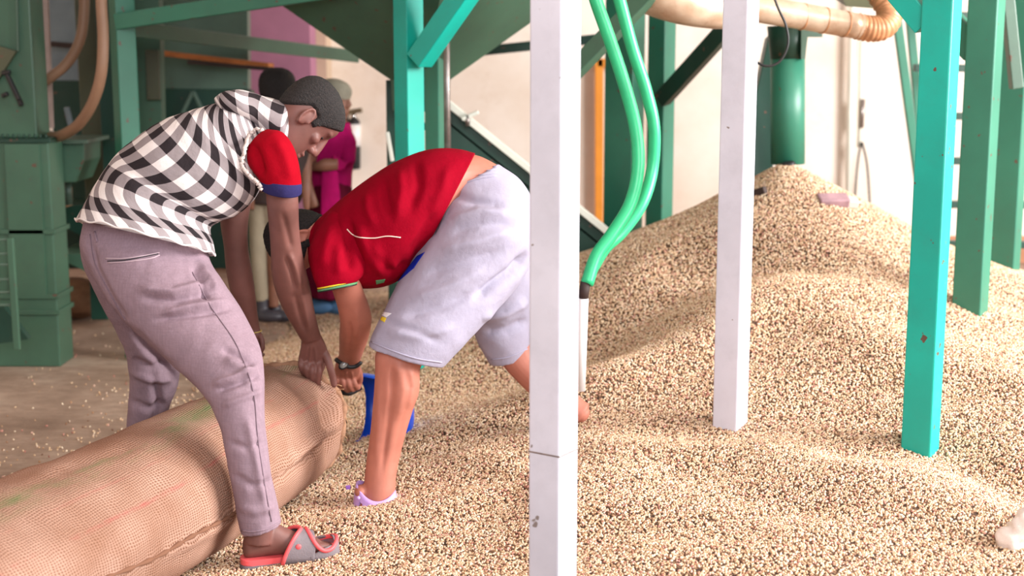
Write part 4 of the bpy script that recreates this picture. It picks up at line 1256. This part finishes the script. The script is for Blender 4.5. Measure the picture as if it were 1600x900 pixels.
# bunched hood on the neck
hr = [(338, 152, 352, 176, 4.60, 1.6), (352, 143, 362, 182, 4.60, 2.0), (376, 140, 384, 190, 4.61, 1.9), (404, 146, 404, 204, 4.62, 1.5), (430, 154, 428, 222, 4.62, 1.25), (450, 163, 446, 234, 4.62, 1.1), (459, 176, 452, 232, 4.62, .95)]
V, F, uv = sil(hr, 64, 8, 2.0)
nr = normals_of(V, F)
V = V + nr * (0.005 * vnoise(V, 30, 41) + 0.002 * vnoise(V, 70, 42))[:, None]
V = wrinkle(V, nr, [([(350, 165), (385, 168), (420, 185), (448, 225)], 6, -0.016), ([(360, 152), (400, 156), (440, 175)], 6, 0.010), ([(365, 180), (400, 190), (430, 215)], 5, 0.012),
                    ([(380, 188), (410, 200), (440, 228)], 4, -0.012)])
mesh_obj('hood', V, F, M['gingham'], m1, True, uv + np.array([0.03, 0.02]))
# red undershirt sleeve with navy band
SL = [(384, 240, 420, 202, 4.52, .75), (388, 258, 440, 206, 4.50, .8), (394, 268, 456, 226, 4.49, .85), (403, 279, 467, 258, 4.485, .95), (409, 287, 471, 290, 4.49, 1.0), (409, 290, 470, 301, 4.50, 1.0)]
V, F, uv = sil(SL, 56, 6, 2.1)
nr = normals_of(V, F)
V = V + nr * (0.003 * vnoise(V, 30, 51))[:, None]
V = wrinkle(V, nr, [([(395, 225), (405, 250), (410, 275)], 7, -0.010), ([(430, 215), (445, 245), (455, 280)], 9, 0.005)])
ts = mesh_obj('red_t_shirt_sleeve', V, F, M['red_tee'], m1, True, uv)
V, F, uv = sil([(407.5, 279, 471, 287, 4.49, 1.02), (407.5, 285, 471.5, 294, 4.492, 1.02), (408.5, 291, 471, 303, 4.50, 1.02)], 56, 5, 2.1)
mesh_obj('sleeve_band', V, F, M['navy'], ts, True, uv)
# frayed armhole edge
ssf = Surf(*sil(SL, 56, 6, 2.1)[:2])
fr_ = [P(x, y, 4.43 if y > 215 else 4.5) for x, y in ((412, 203), (407, 202), (400, 203), (389, 212), (384, 228), (380, 246), (378, 258), (388, 272), (400, 284), (410, 296))]
fray = spline([tuple(q) for q in fr_], 8) + rng.normal(size=(73, 3)) * 0.0022
tube('armhole_edge', fray, [0.005 + 0.002 * random.random() for _ in range(40)], cloth('frayed_edge', (206, 192, 186)), sh1, 7)
for k in range(14):
    q = Vector(fray[4 + k * 5 - (k > 12) * 4]); d = Vector((random.uniform(-.015, .015), -.006, random.uniform(-.015, .012)))
    tube('loose_thread', [q, q + d * 0.5 + Vector((0.003, 0, 0)), q + d], 0.0009, bpy.data.materials['frayed_edge'], sh1, 5)
# bracelet
bc = [P(397 + 11.5 * math.cos(a), 518 + 2.2 * math.sin(a) * (1) - 1.5 * math.cos(a), 4.98 + 0.022 * -math.sin(a)) for a in np.linspace(0, 2 * math.pi, 25)[:-1]]
tube('bracelet', bc, 0.0022, plain('yellow_cord', (206, 176, 96), 0.6, 0.1), m1, 8, True)

# grey and coral slide sandal on the near foot
sd = group_part('sandal', m1)
grey = plain('grey_rubber', (116, 106, 110), 0.7, 0.1, 30, bump=0.15, bscale=200)
coral = plain('coral_rubber', (236, 92, 96), 0.5, 0.08)
def sole_poly(grow, z):
    pr = [(-.035, .0, ), (-.032, .022), (-.015, .035), (.03, .038), (.09, .040), (.15, .048), (.20, .053), (.235, .048), (.258, .028), (.265, .0), (.258, -.028), (.235, -.043), (.19, -.048), (.13, -.042), (.06, -.036), (0, -.036), (-.026, -.024)]
    c = spline([(a * 1.0, s, 0) for a, s in pr + [pr[0]]], 4)[:-1]
    return [ft(a + (a - .115) * grow, s * (1 + grow * 2), z) for a, s, _ in c]
def sole(name, z0, z1, grow, mat):
    return prism(name, sole_poly(grow, z0), (0, 0, z1 - z0), mat, sd, 0.002)
sole('outsole', -.036, -.014, 0.03, grey)
sole('footbed', -.014, .004, 0.02, coral)
# wide strap over the instep, with the oval toe opening framed in coral
def strap_pt(a, t, lift=0.0):
    """a along the foot, t from -1 (camera side) over the top to 1"""
    top = np.interp(a, [.05, .09, .14, .18, .22, .26], [.125, .098, .074, .060, .050, .030]) + lift
    hw = np.interp(a, [.05, .15, .2, .235, .262], [.050, .056, .058, .052, .030]) + lift
    g = t * math.pi / 2
    return ft(a, -hw * math.sin(g) * 1.0 + .004, -.012 + (top + .012) * math.cos(g) ** 0.8)
def strap_sheet(name, a_lo, a_hi, mat, n=16, m=28):
    V, F = [], []
    for s in (0.0, 0.006):
        for i in range(n + 1):
            for k in range(m + 1):
                t = -1 + 2 * k / m
                lo, hi = a_lo(t), a_hi(t)
                V.append(strap_pt(lo + (hi - lo) * i / n, t, s))
    w = m + 1; o = (n + 1) * w
    for i in range(n):
        for k in range(m):
            q = (i * w + k, i * w + k + 1, (i + 1) * w + k + 1, (i + 1) * w + k); F.append(q); F.append(tuple(x + o for x in q)[::-1])
    for k in range(m):
        for i in (0, n): F.append((i * w + k, i * w + k + 1, i * w + k + 1 + o, i * w + k + o))
    for i in range(n):
        for k in (0, m): F.append((i * w + k, (i + 1) * w + k, (i + 1) * w + k + o, i * w + k + o))
    return mesh_obj(name, V, F, mat, sd, True)
ca_, ra_ = .200, .058
def oval_lo(t): return .143 + .052 * t * t
back = lambda t: .085 + .0 * t if abs(t) < .01 else .085 - .0 * t + (-0.0) + .02 * abs(t) - .075 * max(0, abs(t) - .35)
strap_sheet('strap', lambda t: .150 - .07 * abs(t) ** 1.3, lambda t: .188 - .012 * t * t, grey)
strap_sheet('toe_rim', lambda t: .247 - .10 * max(0, abs(t) - .55) / .45, lambda t: .262, grey, 6)
re = [strap_pt(.150 - .07 * abs(t) ** 1.3, t, .005) for t in np.linspace(-1, 1, 30)]
tube('rear_trim', re, 0.0062, coral, sd, 8)
ov = [strap_pt(.214 + .046 * math.cos(a), .80 * math.sin(a) * -1, .006) for a in np.linspace(0, 2 * math.pi, 49)[:-1]]
tube('toe_ring', ov, 0.0068, coral, sd, 8, True)
sb = strap_pt(.130, -.72, .006)
V, F = ellipsoid_geo(sb, FD * .009, (0, 0, .009), FS * .004, 16, 8)
mesh_obj('stud', V, F, coral, sd, True)

# ================================================================== man in red
m2 = thing('person', 'man in crimson T-shirt and pale lilac shorts bent double, scooping beans', 'person', G(600, 790, 0.06))
SH_L = [(778, 256, 690, 302, 4.86, .95), (812, 280, 680, 330, 4.86, .95), (836, 320, 664, 366, 4.85, .95), (842, 372, 645, 400, 4.83, .88), (820, 432, 623, 438, 4.79, .75), (779, 482, 602, 481, 4.74, .72), (736, 528, 584, 516, 4.70, .78), (693, 575, 575, 541, 4.68, .85)]
SH_R = [(836, 330, 735, 370, 5.03, .7), (838, 400, 732, 430, 5.06, .8), (834, 460, 733, 482, 5.09, .85), (830, 515, 744, 530, 5.11, .9), (831, 552, 765, 568, 5.13, .95)]
TEE = [(742, 240, 664, 392, 4.86, .8), (716, 234, 646, 407, 4.86, .9), (680, 233, 638, 424, 4.86, .95), (640, 243, 622, 438, 4.86, 1.0), (600, 262, 602, 446, 4.86, 1.05), (565, 286, 578, 449, 4.86, 1.1), (536, 308, 550, 447, 4.86, 1.15),
       (513, 328, 518, 432, 4.86, 1.1), (498, 342, 496, 410, 4.87, .95), (488, 350, 484, 404, 4.87, .8), (483, 360, 480, 394, 4.87, .7)]
SLV = [(516, 330, 596, 372, 4.80, .85), (492, 366, 586, 396, 4.76, .9), (482, 398, 576, 416, 4.72, .9), (488, 428, 566, 432, 4.69, .9), (498, 453, 557, 441, 4.68, .9)]
H2 = frame((0.52, -0.05, -0.85), (-0.85, 0.0, -0.52)); h2c = P(478, 370, 4.90); h2s = 1.03
body = [S(shrink(SH_L, 0.8)), S(shrink(SH_R, 0.72)), S(shrink(TEE, 0.86))]
body.append(S([(735, 240, 668, 380, 4.86, .85), (755, 246, 690, 340, 4.86, .86), (785, 262, 700, 320, 4.86, .85)]))       # bare lower back
body.append(S([(545, 330, 530, 420, 4.87, .8), (512, 335, 510, 398, 4.88, .75), (494, 340, 490, 392, 4.89, .75)]))      # neck
body += head_shells(H2, h2c, h2s)
body.append(S([(505, 350, 575, 385, 4.76, .85), (497, 392, 560, 404, 4.73, .85), (510, 425, 560, 426, 4.72, .9), (519, 452, 566, 450, 4.75, .95), (527, 478, 575, 474, 4.80, .95), (531, 500, 581, 497, 4.86, .9),
               (530, 522, 577, 524, 4.95, .85), (530, 543, 569, 547, 5.05, .8), (529, 558, 563, 563, 5.12, .7)], 30))
body.append(S([(528, 556, 564, 562, 5.12, .6), (523, 572, 563, 577, 5.16, .5), (523, 586, 560, 589, 5.20, .46), (528, 596, 555, 599, 5.22, .42)], 24))
for a in ([(527, 584, 5.19), (528, 597, 5.185), (535, 606, 5.21), (543, 606, 5.245)], [(535, 588, 5.185), (537, 601, 5.18), (543, 610, 5.21), (549, 607, 5.245)],
          [(543, 590, 5.185), (546, 602, 5.18), (551, 609, 5.21), (556, 604, 5.245)], [(551, 590, 5.185), (555, 601, 5.185), (559, 606, 5.215), (562, 600, 5.245)],
          [(558, 572, 5.20), (563, 585, 5.21), (562, 598, 5.23), (556, 605, 5.24)]):
    body.append(fing([P(*q) for q in a], 0.0112, 0.0095))
# other arm reaching down on the far side
body.append(S([(520, 370, 575, 400, 5.0, .7), (520, 430, 556, 432, 5.06, .85), (530, 480, 560, 478, 5.12, .85), (532, 530, 556, 530, 5.22, .8), (535, 570, 554, 572, 5.32, .7), (536, 588, 555, 590, 5.35, .5)]))
# near lower leg and foot, toes sunk in the beans
body.append(S([(606, 505, 690, 530, 4.69, .7), (592, 540, 666, 556, 4.68, .8), (586, 556, 660, 568, 4.665, .88), (586, 572, 656, 582, 4.66, .9), (585, 602, 655, 612, 4.66, .92), (582, 640, 645, 642, 4.66, .95), (578, 680, 633, 682, 4.655, .95), (573, 715, 624, 718, 4.65, .95),
               (570, 742, 619, 745, 4.645, .98), (568, 762, 618, 765, 4.64, 1.0), (566, 780, 616, 783, 4.635, 1.0)], 30))
fh_ = P(598, 778, 4.64)
body.append(ellipsoid_geo(fh_ + Vector((-0.03, -0.025, -0.035)), (0.045, 0.035, 0.0), (-0.03, 0.03, 0), (0, 0, 0.05), 20, 14))
body.append(ellipsoid_geo(P(564, 768, 4.62), (0.022, 0, 0), (0, 0.03, 0), (0, 0, 0.024)))
body.append(ellipsoid_geo(fh_ + Vector((0.008, 0.01, -0.02)), (0.034, 0, 0), (0, 0.04, 0), (0, 0, 0.05)))
# far lower leg going back behind the white post
body.append(S([(772, 545, 834, 535, 5.12, .85), (786, 572, 838, 552, 5.11, .9), (818, 606, 858, 572, 5.10, .9), (858, 642, 890, 604, 5.08, .85), (884, 660, 908, 622, 5.07, .85), (900, 662, 921, 632, 5.06, .9)], 24))
body.append(ellipsoid_geo(P(908, 646, 5.06), (0.032, 0, 0.01), (0, 0.036, 0), (-0.006, 0, 0.032)))
b2o, bV, bF = skin_obj('body', body, M['skin_warm'], m2, 0.0042, 3, [
    ([(612, 570), (612, 620), (604, 680), (596, 740)], 6, -0.0035), ([(622, 565), (630, 610), (622, 660)], 9, 0.003), ([(640, 575), (646, 605), (636, 640)], 6, 0.003), ([(632, 640), (622, 690), (612, 740)], 6, -0.0018), ([(592, 600), (592, 660), (586, 720)], 5, 0.0018),
    ([(556, 480), (560, 505), (555, 530)], 6, 0.003), ([(545, 500), (548, 525), (545, 550)], 4, -0.003), ([(533, 578), (532, 590)], 1.8, 0.002), ([(541, 580), (541, 593)], 1.8, 0.002), ([(549, 580), (551, 592)], 1.8, 0.002)])
hair('hair', H2, h2c, h2s, m2, 0.004, 0.002, 0.020, 3.6, -0.006)

V, F, nr = fuse([S(SH_L, 44, 6), S(SH_R, 36, 6)], 0.0055, 5)
V = V + nr * (0.0025 * vnoise(V, 30, 61))[:, None]
V = wrinkle(V, nr, [
    ([(700, 300), (740, 315), (790, 320)], 8, -0.006), ([(705, 345), (750, 330), (800, 335)], 9, 0.006), ([(700, 365), (750, 350), (805, 352)], 9, -0.005),
    ([(690, 390), (740, 380), (800, 360)], 10, 0.006), ([(660, 430), (720, 410), (790, 390)], 11, -0.006), ([(640, 470), (700, 450), (760, 420)], 11, 0.006), ([(625, 495), (690, 480), (745, 455)], 9, -0.005),
    ([(605, 520), (660, 525), (710, 510)], 9, 0.005), ([(600, 500), (640, 515), (690, 535)], 8, -0.004), ([(740, 470), (770, 445), (800, 425), (828, 395)], 10, -0.014),
    ([(752, 500), (790, 490), (825, 470)], 9, 0.008), ([(752, 520), (790, 515), (825, 500)], 9, -0.007), ([(690, 310), (684, 340), (672, 370)], 6, -0.006)])
so_ = mesh_obj('shorts', V, F, M['shorts'], m2, True)
s2 = Surf(V, F)
# ribbed waistband, drawstring, hems and prints laid on the cloth
for k in range(4):
    f = k * 5
    ln = s2.line([(778 - f * 0.2, 260 + f), (745 - f * .3, 266 + f), (712 - f * .4, 282 + f), (693 - f * .5, 299 + f)], 0.0012, 8)
    if len(ln) > 3: tube('waistband_rib', ln, 0.0032, M['shorts'], so_, 6)
def mark(name, pts, mat, lift=0.0015, parent=so_, n=4, surf=s2):
    """flat printed patch draped on the cloth: polygon of photo points, filled by rows"""
    (a, b), (c, d) = pts[0], pts[1]
    V, F = [], []; r = 10
    for i in range(r + 1):
        for k in range(r + 1):
            u, v = i / r, k / r
            q = [(pts[0][j] * (1 - u) + pts[1][j] * u) * (1 - v) + (pts[3][j] * (1 - u) + pts[2][j] * u) * v for j in (0, 1)]
            h = surf.hit(q[0], q[1], lift)
            V.append(h if h is not None else None)
    ok = [v is not None for v in V]
    for i in range(r):
        for k in range(r):
            q = (i * (r + 1) + k, i * (r + 1) + k + 1, (i + 1) * (r + 1) + k + 1, (i + 1) * (r + 1) + k)
            if all(ok[x] for x in q): F.append(q)
    if not F: return None
    V = [v if v is not None else Vector((0, 0, 0)) for v in V]
    used = sorted({i for f in F for i in f}); mp = {o: i for i, o in enumerate(used)}
    o = mesh_obj(name, [V[i] for i in used], [tuple(mp[i] for i in f) for f in F], mat, parent, True)
    s = o.modifiers.new('t', 'SOLIDIFY'); s.thickness = 0.001
    return o
mark('blue_panel', [(628, 430), (652, 400), (664, 394), (646, 420)], M['royal'])
mark('blue_panel', [(622, 440), (630, 428), (648, 418), (632, 432)], M['royal'])
mark('white_patch', [(589, 489), (594, 486), (612, 490), (604, 496)], M['white_cloth'])
mark('yellow_patch', [(587, 495), (590, 492), (604, 497), (601, 504)], M['yellow'])
mark('white_print', [(655, 358), (664, 360), (662, 366), (656, 366)], M['white_cloth'])
ds = s2.line([(701, 300), (692, 303), (688, 315), (694, 326), (698, 318), (696, 308)], 0.004, 6)
tube('drawstring', ds, 0.0032, M['shorts'], so_, 8)
ds = s2.line([(697, 322), (690, 336), (684, 354)], 0.003, 5)
tube('drawstring_end', ds, 0.0034, cloth('grey_cord', (140, 124, 134)), so_, 8)
for pts in ([(580, 534), (610, 547), (650, 560), (690, 566)], [(768, 562), (795, 558), (824, 545)]):
    ln = s2.line(pts, 0.0008, 8)
    if len(ln) > 3: tube('hem', ln, 0.0028, M['shorts'], so_, 6)

V, F, uv = sil(TEE, 90, 10, 2.1); nr = normals_of(V, F)
V = V + nr * (0.003 * vnoise(V, 24, 71))[:, None]
FOLD = [([(650, 250), (655, 290), (640, 330)], 9, -0.007), ([(625, 265), (628, 300), (618, 340)], 9, 0.006), ([(600, 280), (602, 310), (612, 335)], 8, -0.007), ([(575, 300), (575, 330), (585, 350)], 8, 0.006),
        ([(545, 345), (550, 380), (565, 420)], 7, -0.010), ([(700, 260), (690, 300), (670, 340)], 9, 0.005), ([(680, 330), (660, 370), (640, 400)], 9, -0.006), ([(580, 380), (600, 410), (625, 420)], 9, 0.006), ([(590, 400), (615, 425), (640, 410)], 8, -0.007),
        ([(560, 350), (575, 395), (600, 430)], 9, 0.007)]
V = wrinkle(V, nr, FOLD)
te = mesh_obj('t_shirt', V, F, M['crimson'], m2, True, uv)
t2 = Surf(V, F)
tube('chest_piping', t2.line([(542, 358), (550, 366), (563, 371), (585, 372), (605, 369), (626, 371)], 0.001, 8), 0.0022, M['piping'], te, 6)
mark('green_print', [(587, 438), (602, 436), (600, 441), (588, 444)], M['trim_green'], parent=te, surf=t2)
V, F, uv = sil(SLV, 60, 8, 2.1, caps=False); nr = normals_of(V, F)
V = V + nr * (0.0025 * vnoise(V, 30, 81))[:, None]
V = wrinkle(V, nr, [([(520, 350), (510, 385), (505, 420)], 9, 0.006), ([(545, 360), (545, 395), (548, 425)], 8, -0.009), ([(530, 380), (528, 410), (530, 430)], 7, 0.005)])
sv = mesh_obj('t_shirt_sleeve', V, F, M['crimson'], te, True, uv)
sol = sv.modifiers.new('thick', 'SOLIDIFY'); sol.thickness = 0.004; sol.offset = -1
n60 = len(V) // 60
ring = V[(n60 - 1) * 60:]; ring0 = V[(n60 - 3) * 60:(n60 - 2) * 60]
dirn = (ring.mean(0) - ring0.mean(0)); dirn /= np.linalg.norm(dirn)
for k, (mt, off) in enumerate(((M['yellow'], -0.006), (M['trim_green'], 0.002), (M['black'], 0.007))):
    tube('cuff_trim', ring + dirn * off, 0.0038 if k < 2 else 0.002, mt, te, 8, True)

# wrist watch
wt = group_part('wrist_watch', m2)
bs = Surf(bV, bF)
wl = bs.line([(527, 562), (535, 567), (545, 572), (556, 571), (565, 563)], 0.0025, 8)
if len(wl) > 3: tube('strap', wl, 0.009, M['black'], wt, 10)
wc = bs.hit(538, 568, 0.006)
if wc is not None:
    nrm = (ORG - wc).normalized()
    a_ = nrm.cross(Vector((0, 0, 1))).normalized(); b_ = a_.cross(nrm)
    a2 = (a_ * 0.75 - b_ * 0.6).normalized(); b2_ = nrm.cross(a2)
    V, F = ellipsoid_geo(wc, a2 * 0.022, b2_ * 0.016, nrm * 0.006, 20, 10); mesh_obj('case', V, F, M['black'], wt, True)
    V, F = ellipsoid_geo(wc + nrm * 0.003, a2 * 0.017, b2_ * 0.011, nrm * 0.0045, 20, 10); mesh_obj('dial', V, F, plain('watch_dial', (130, 126, 120), 0.15, 0.1), wt, True)

# purple clog
cl = group_part('clog', m2)
lil = plain('lilac_rubber', (198, 160, 226), 0.5, 0.05)
rows = []
cc = P(587, 790, 4.62)
V, F = [], []
w = 64
for lay in (0, 0.005):
    for j in range(9):
        for k in range(w):
            a = 2 * math.pi * k / w; v = j / 8
            top = 0.030 + 0.030 * max(0, math.cos(a)) ** 2 + 0.034 * max(0, -math.cos(a)) ** 2 + 0.02 * max(0, math.sin(a))
            rx = 0.076 - 0.010 * v + 0.006 * math.sin(v * 3.1); ry = 0.072 - 0.012 * v
            V.append(cc + Vector(((rx - lay) * math.cos(a), (ry - lay) * math.sin(a) + 0.012, -0.075 + (0.075 + top) * v - 0.012 * math.cos(a))))
o = 9 * w
for j in range(8):
    for k in range(w):
        q = (j * w + k, j * w + (k + 1) % w, (j + 1) * w + (k + 1) % w, (j + 1) * w + k)
        if not (j == 5 and k in (44, 45, 46, 49, 50, 51, 40, 41)): F += [q, tuple(x + o for x in q)[::-1]]
for k in range(w):
    k2 = (k + 1) % w; F.append((8 * w + k, 8 * w + k2, 8 * w + k2 + o, 8 * w + k + o))
mesh_obj('clog_shell', V, F, lil, cl, True)
tube('rivet', [P(560, 778, 4.565), P(560, 778, 4.555)], 0.006, lil, cl, 10)

# ================================================================== two people in the background
def bg_person(label, loc): return thing('person', label, 'person', loc)
BY = 7.6
p3 = bg_person('person in khaki trousers and black boots standing behind the checked-shirt man', G(412, 498))
Hd = frame((0.3, 0.95, 0), (0, 0, 1)); hc3 = P(434, 146, BY)
body = head_shells(Hd, hc3, 0.9)
body.append(S([(424, 165, 446, 165, BY, 1), (420, 185, 452, 185, BY, 1)]))
body.append(S([(388, 196, 478, 196, BY, .5), (384, 230, 482, 230, BY, .6), (392, 280, 474, 280, BY, .65), (394, 315, 466, 315, BY, .65)]))
for x in (390, 476):
    body.append(S([(x - 10, 205, x + 12, 205, BY, 1), (x - 8, 250, x + 12, 250, BY, 1), (x - 6, 290, x + 10, 290, BY - .05, 1), (x - 4, 312, x + 9, 312, BY - .06, .8), (x - 2, 328, x + 8, 328, BY - .06, .6)], 14))
for x, y in ((402, 0), (426, 4)):
    body.append(S([(x - 10, 320, x + 12, 320, BY, 1), (x - 8, 480, x + 10, 480, BY, 1)], 14))
skin_obj('body', body, M['skin_mid'], p3, 0.008, 2)
hair('hair', Hd, hc3, 0.9, p3, 0.02, 0.003)
V, F, nr = fuse([S([(384, 194, 480, 194, BY, .55), (380, 230, 486, 230, BY, .65), (388, 280, 478, 280, BY, .7), (390, 318, 470, 318, BY, .7)])], 0.01, 3)
mesh_obj('shirt', V, F, cloth('dark_work_shirt', (70, 58, 56)), p3, True)
V, F, nr = fuse([S([(386, 312, 424, 312, BY, .9), (388, 360, 416, 360, BY, 1), (392, 420, 416, 420, BY - .02, 1), (396, 470, 418, 470, BY - .03, 1)]),
                 S([(404, 312, 448, 312, BY, .9), (410, 360, 446, 360, BY + .03, 1), (413, 420, 440, 420, BY + .03, 1), (416, 476, 442, 476, BY + .03, 1)])], 0.008, 3)
V = V + nr * (0.006 * vnoise(V, 26, 5))[:, None]
mesh_obj('trousers', V, F, M['khaki'], p3, True)
boot = plain('black_boot_leather', (62, 60, 68), 0.45, 0.2)
for x, y, k in ((408, 470, -.03), (428, 476, .03)):
    V, F, nr = fuse([S([(x - 9, y - 6, x + 10, y - 6, BY + k, 1), (x - 8, 496, x + 12, 494, BY + k, 1)]), ellipsoid_geo(P(x + 10, 494, BY + k - 0.02), (0.085, -0.02, 0), (0.01, 0.04, 0), (0, 0, 0.035))], 0.008, 2)
    mesh_obj('boot', V, F, boot, p3, True)

WY = 7.9
p4 = bg_person('person in magenta top and maroon skirt with grey head cloth, arms folded', G(515, 492))
Hd = frame((0.9, -0.3, -0.1), (0, 0, 1)); hc4 = P(522, 158, WY)
body = head_shells(Hd, hc4, 0.88)
body.append(S([(512, 175, 534, 175, WY, 1), (508, 196, 540, 196, WY, 1)]))
body.append(S([(490, 200, 546, 200, WY, .8), (484, 240, 548, 240, WY, .9), (488, 290, 545, 290, WY, .9), (484, 320, 552, 320, WY, .9)]))
body.append(S([(484, 300, 530, 300, WY, .9), (486, 460, 506, 460, WY, 1), (488, 478, 504, 478, WY, 1)], 16))
body.append(S([(510, 300, 552, 300, WY, .9), (518, 460, 538, 460, WY, 1), (520, 482, 538, 482, WY, 1)], 16))
body.append(S([(474, 205, 500, 200, WY - .02, .9), (472, 235, 496, 235, WY - .08, .9), (476, 262, 496, 255, WY - .16, .8), (500, 268, 505, 248, WY - .2, .9), (528, 266, 528, 248, WY - .2, .7)], 16))
body.append(S([(468, 250, 482, 252, WY - .1, .9), (473, 285, 488, 285, WY - .14, .9), (480, 310, 494, 306, WY - .16, .8), (484, 326, 500, 322, WY - .16, .6)], 16))
skin_obj('body', body, M['skin_mid'], p4, 0.008, 2)
W, F = head_loft(Hd, np.array(hc4), 0.9, 48, 4, lambda l: np.where((l[:, 2] > 0.02) | (l[:, 0] < -0.02), 0.014, -0.01))
mesh_obj('head_cloth', W, F, M['grey_wrap'], p4, True)
V, F, nr = fuse([S([(486, 193, 546, 193, WY, .85), (478, 215, 552, 215, WY, .95), (480, 255, 552, 255, WY, .95), (484, 296, 550, 296, WY, .95)]),
                 S([(530, 196, 552, 210, WY - .02, .9), (533, 225, 556, 225, WY - .06, .9), (528, 262, 552, 255, WY - .12, .9), (512, 268, 520, 240, WY - .19, .8)])], 0.009, 3)
V = V + nr * (0.008 * vnoise(V, 22, 15))[:, None]
mesh_obj('top', V, F, M['magenta'], p4, True)
V, F, nr = fuse([S([(484, 286, 550, 286, WY, .95), (478, 330, 556, 330, WY, .95), (476, 400, 560, 400, WY, .95), (478, 462, 560, 462, WY, .95)])], 0.009, 2)
V = V + nr * (0.012 * vnoise(V * np.array([1, 1, 0.15]), 34, 17))[:, None]
mesh_obj('skirt', V, F, M['maroon'], p4, True)
V, F, nr = fuse([S([(502, 262, 528, 262, WY - .17, .35), (500, 300, 532, 300, WY - .18, .3), (500, 345, 536, 345, WY - .19, .25)])], 0.008, 2)
V = V + nr * (0.008 * vnoise(V * np.array([1, 1, 0.2]), 50, 19))[:, None]
mesh_obj('apron_cloth', V, F, M['magenta'], p4, True)
shoe = plain('blue_canvas', (70, 110, 150), 0.7, 0.1)
for x in (494, 526):
    V, F, nr = fuse([ellipsoid_geo(P(x, 478, WY - .02), (0.10, -0.03, 0), (0.01, 0.04, 0), (0, 0, 0.05))], 0.008, 2)
    mesh_obj('shoe', V, F, shoe, p4, True)
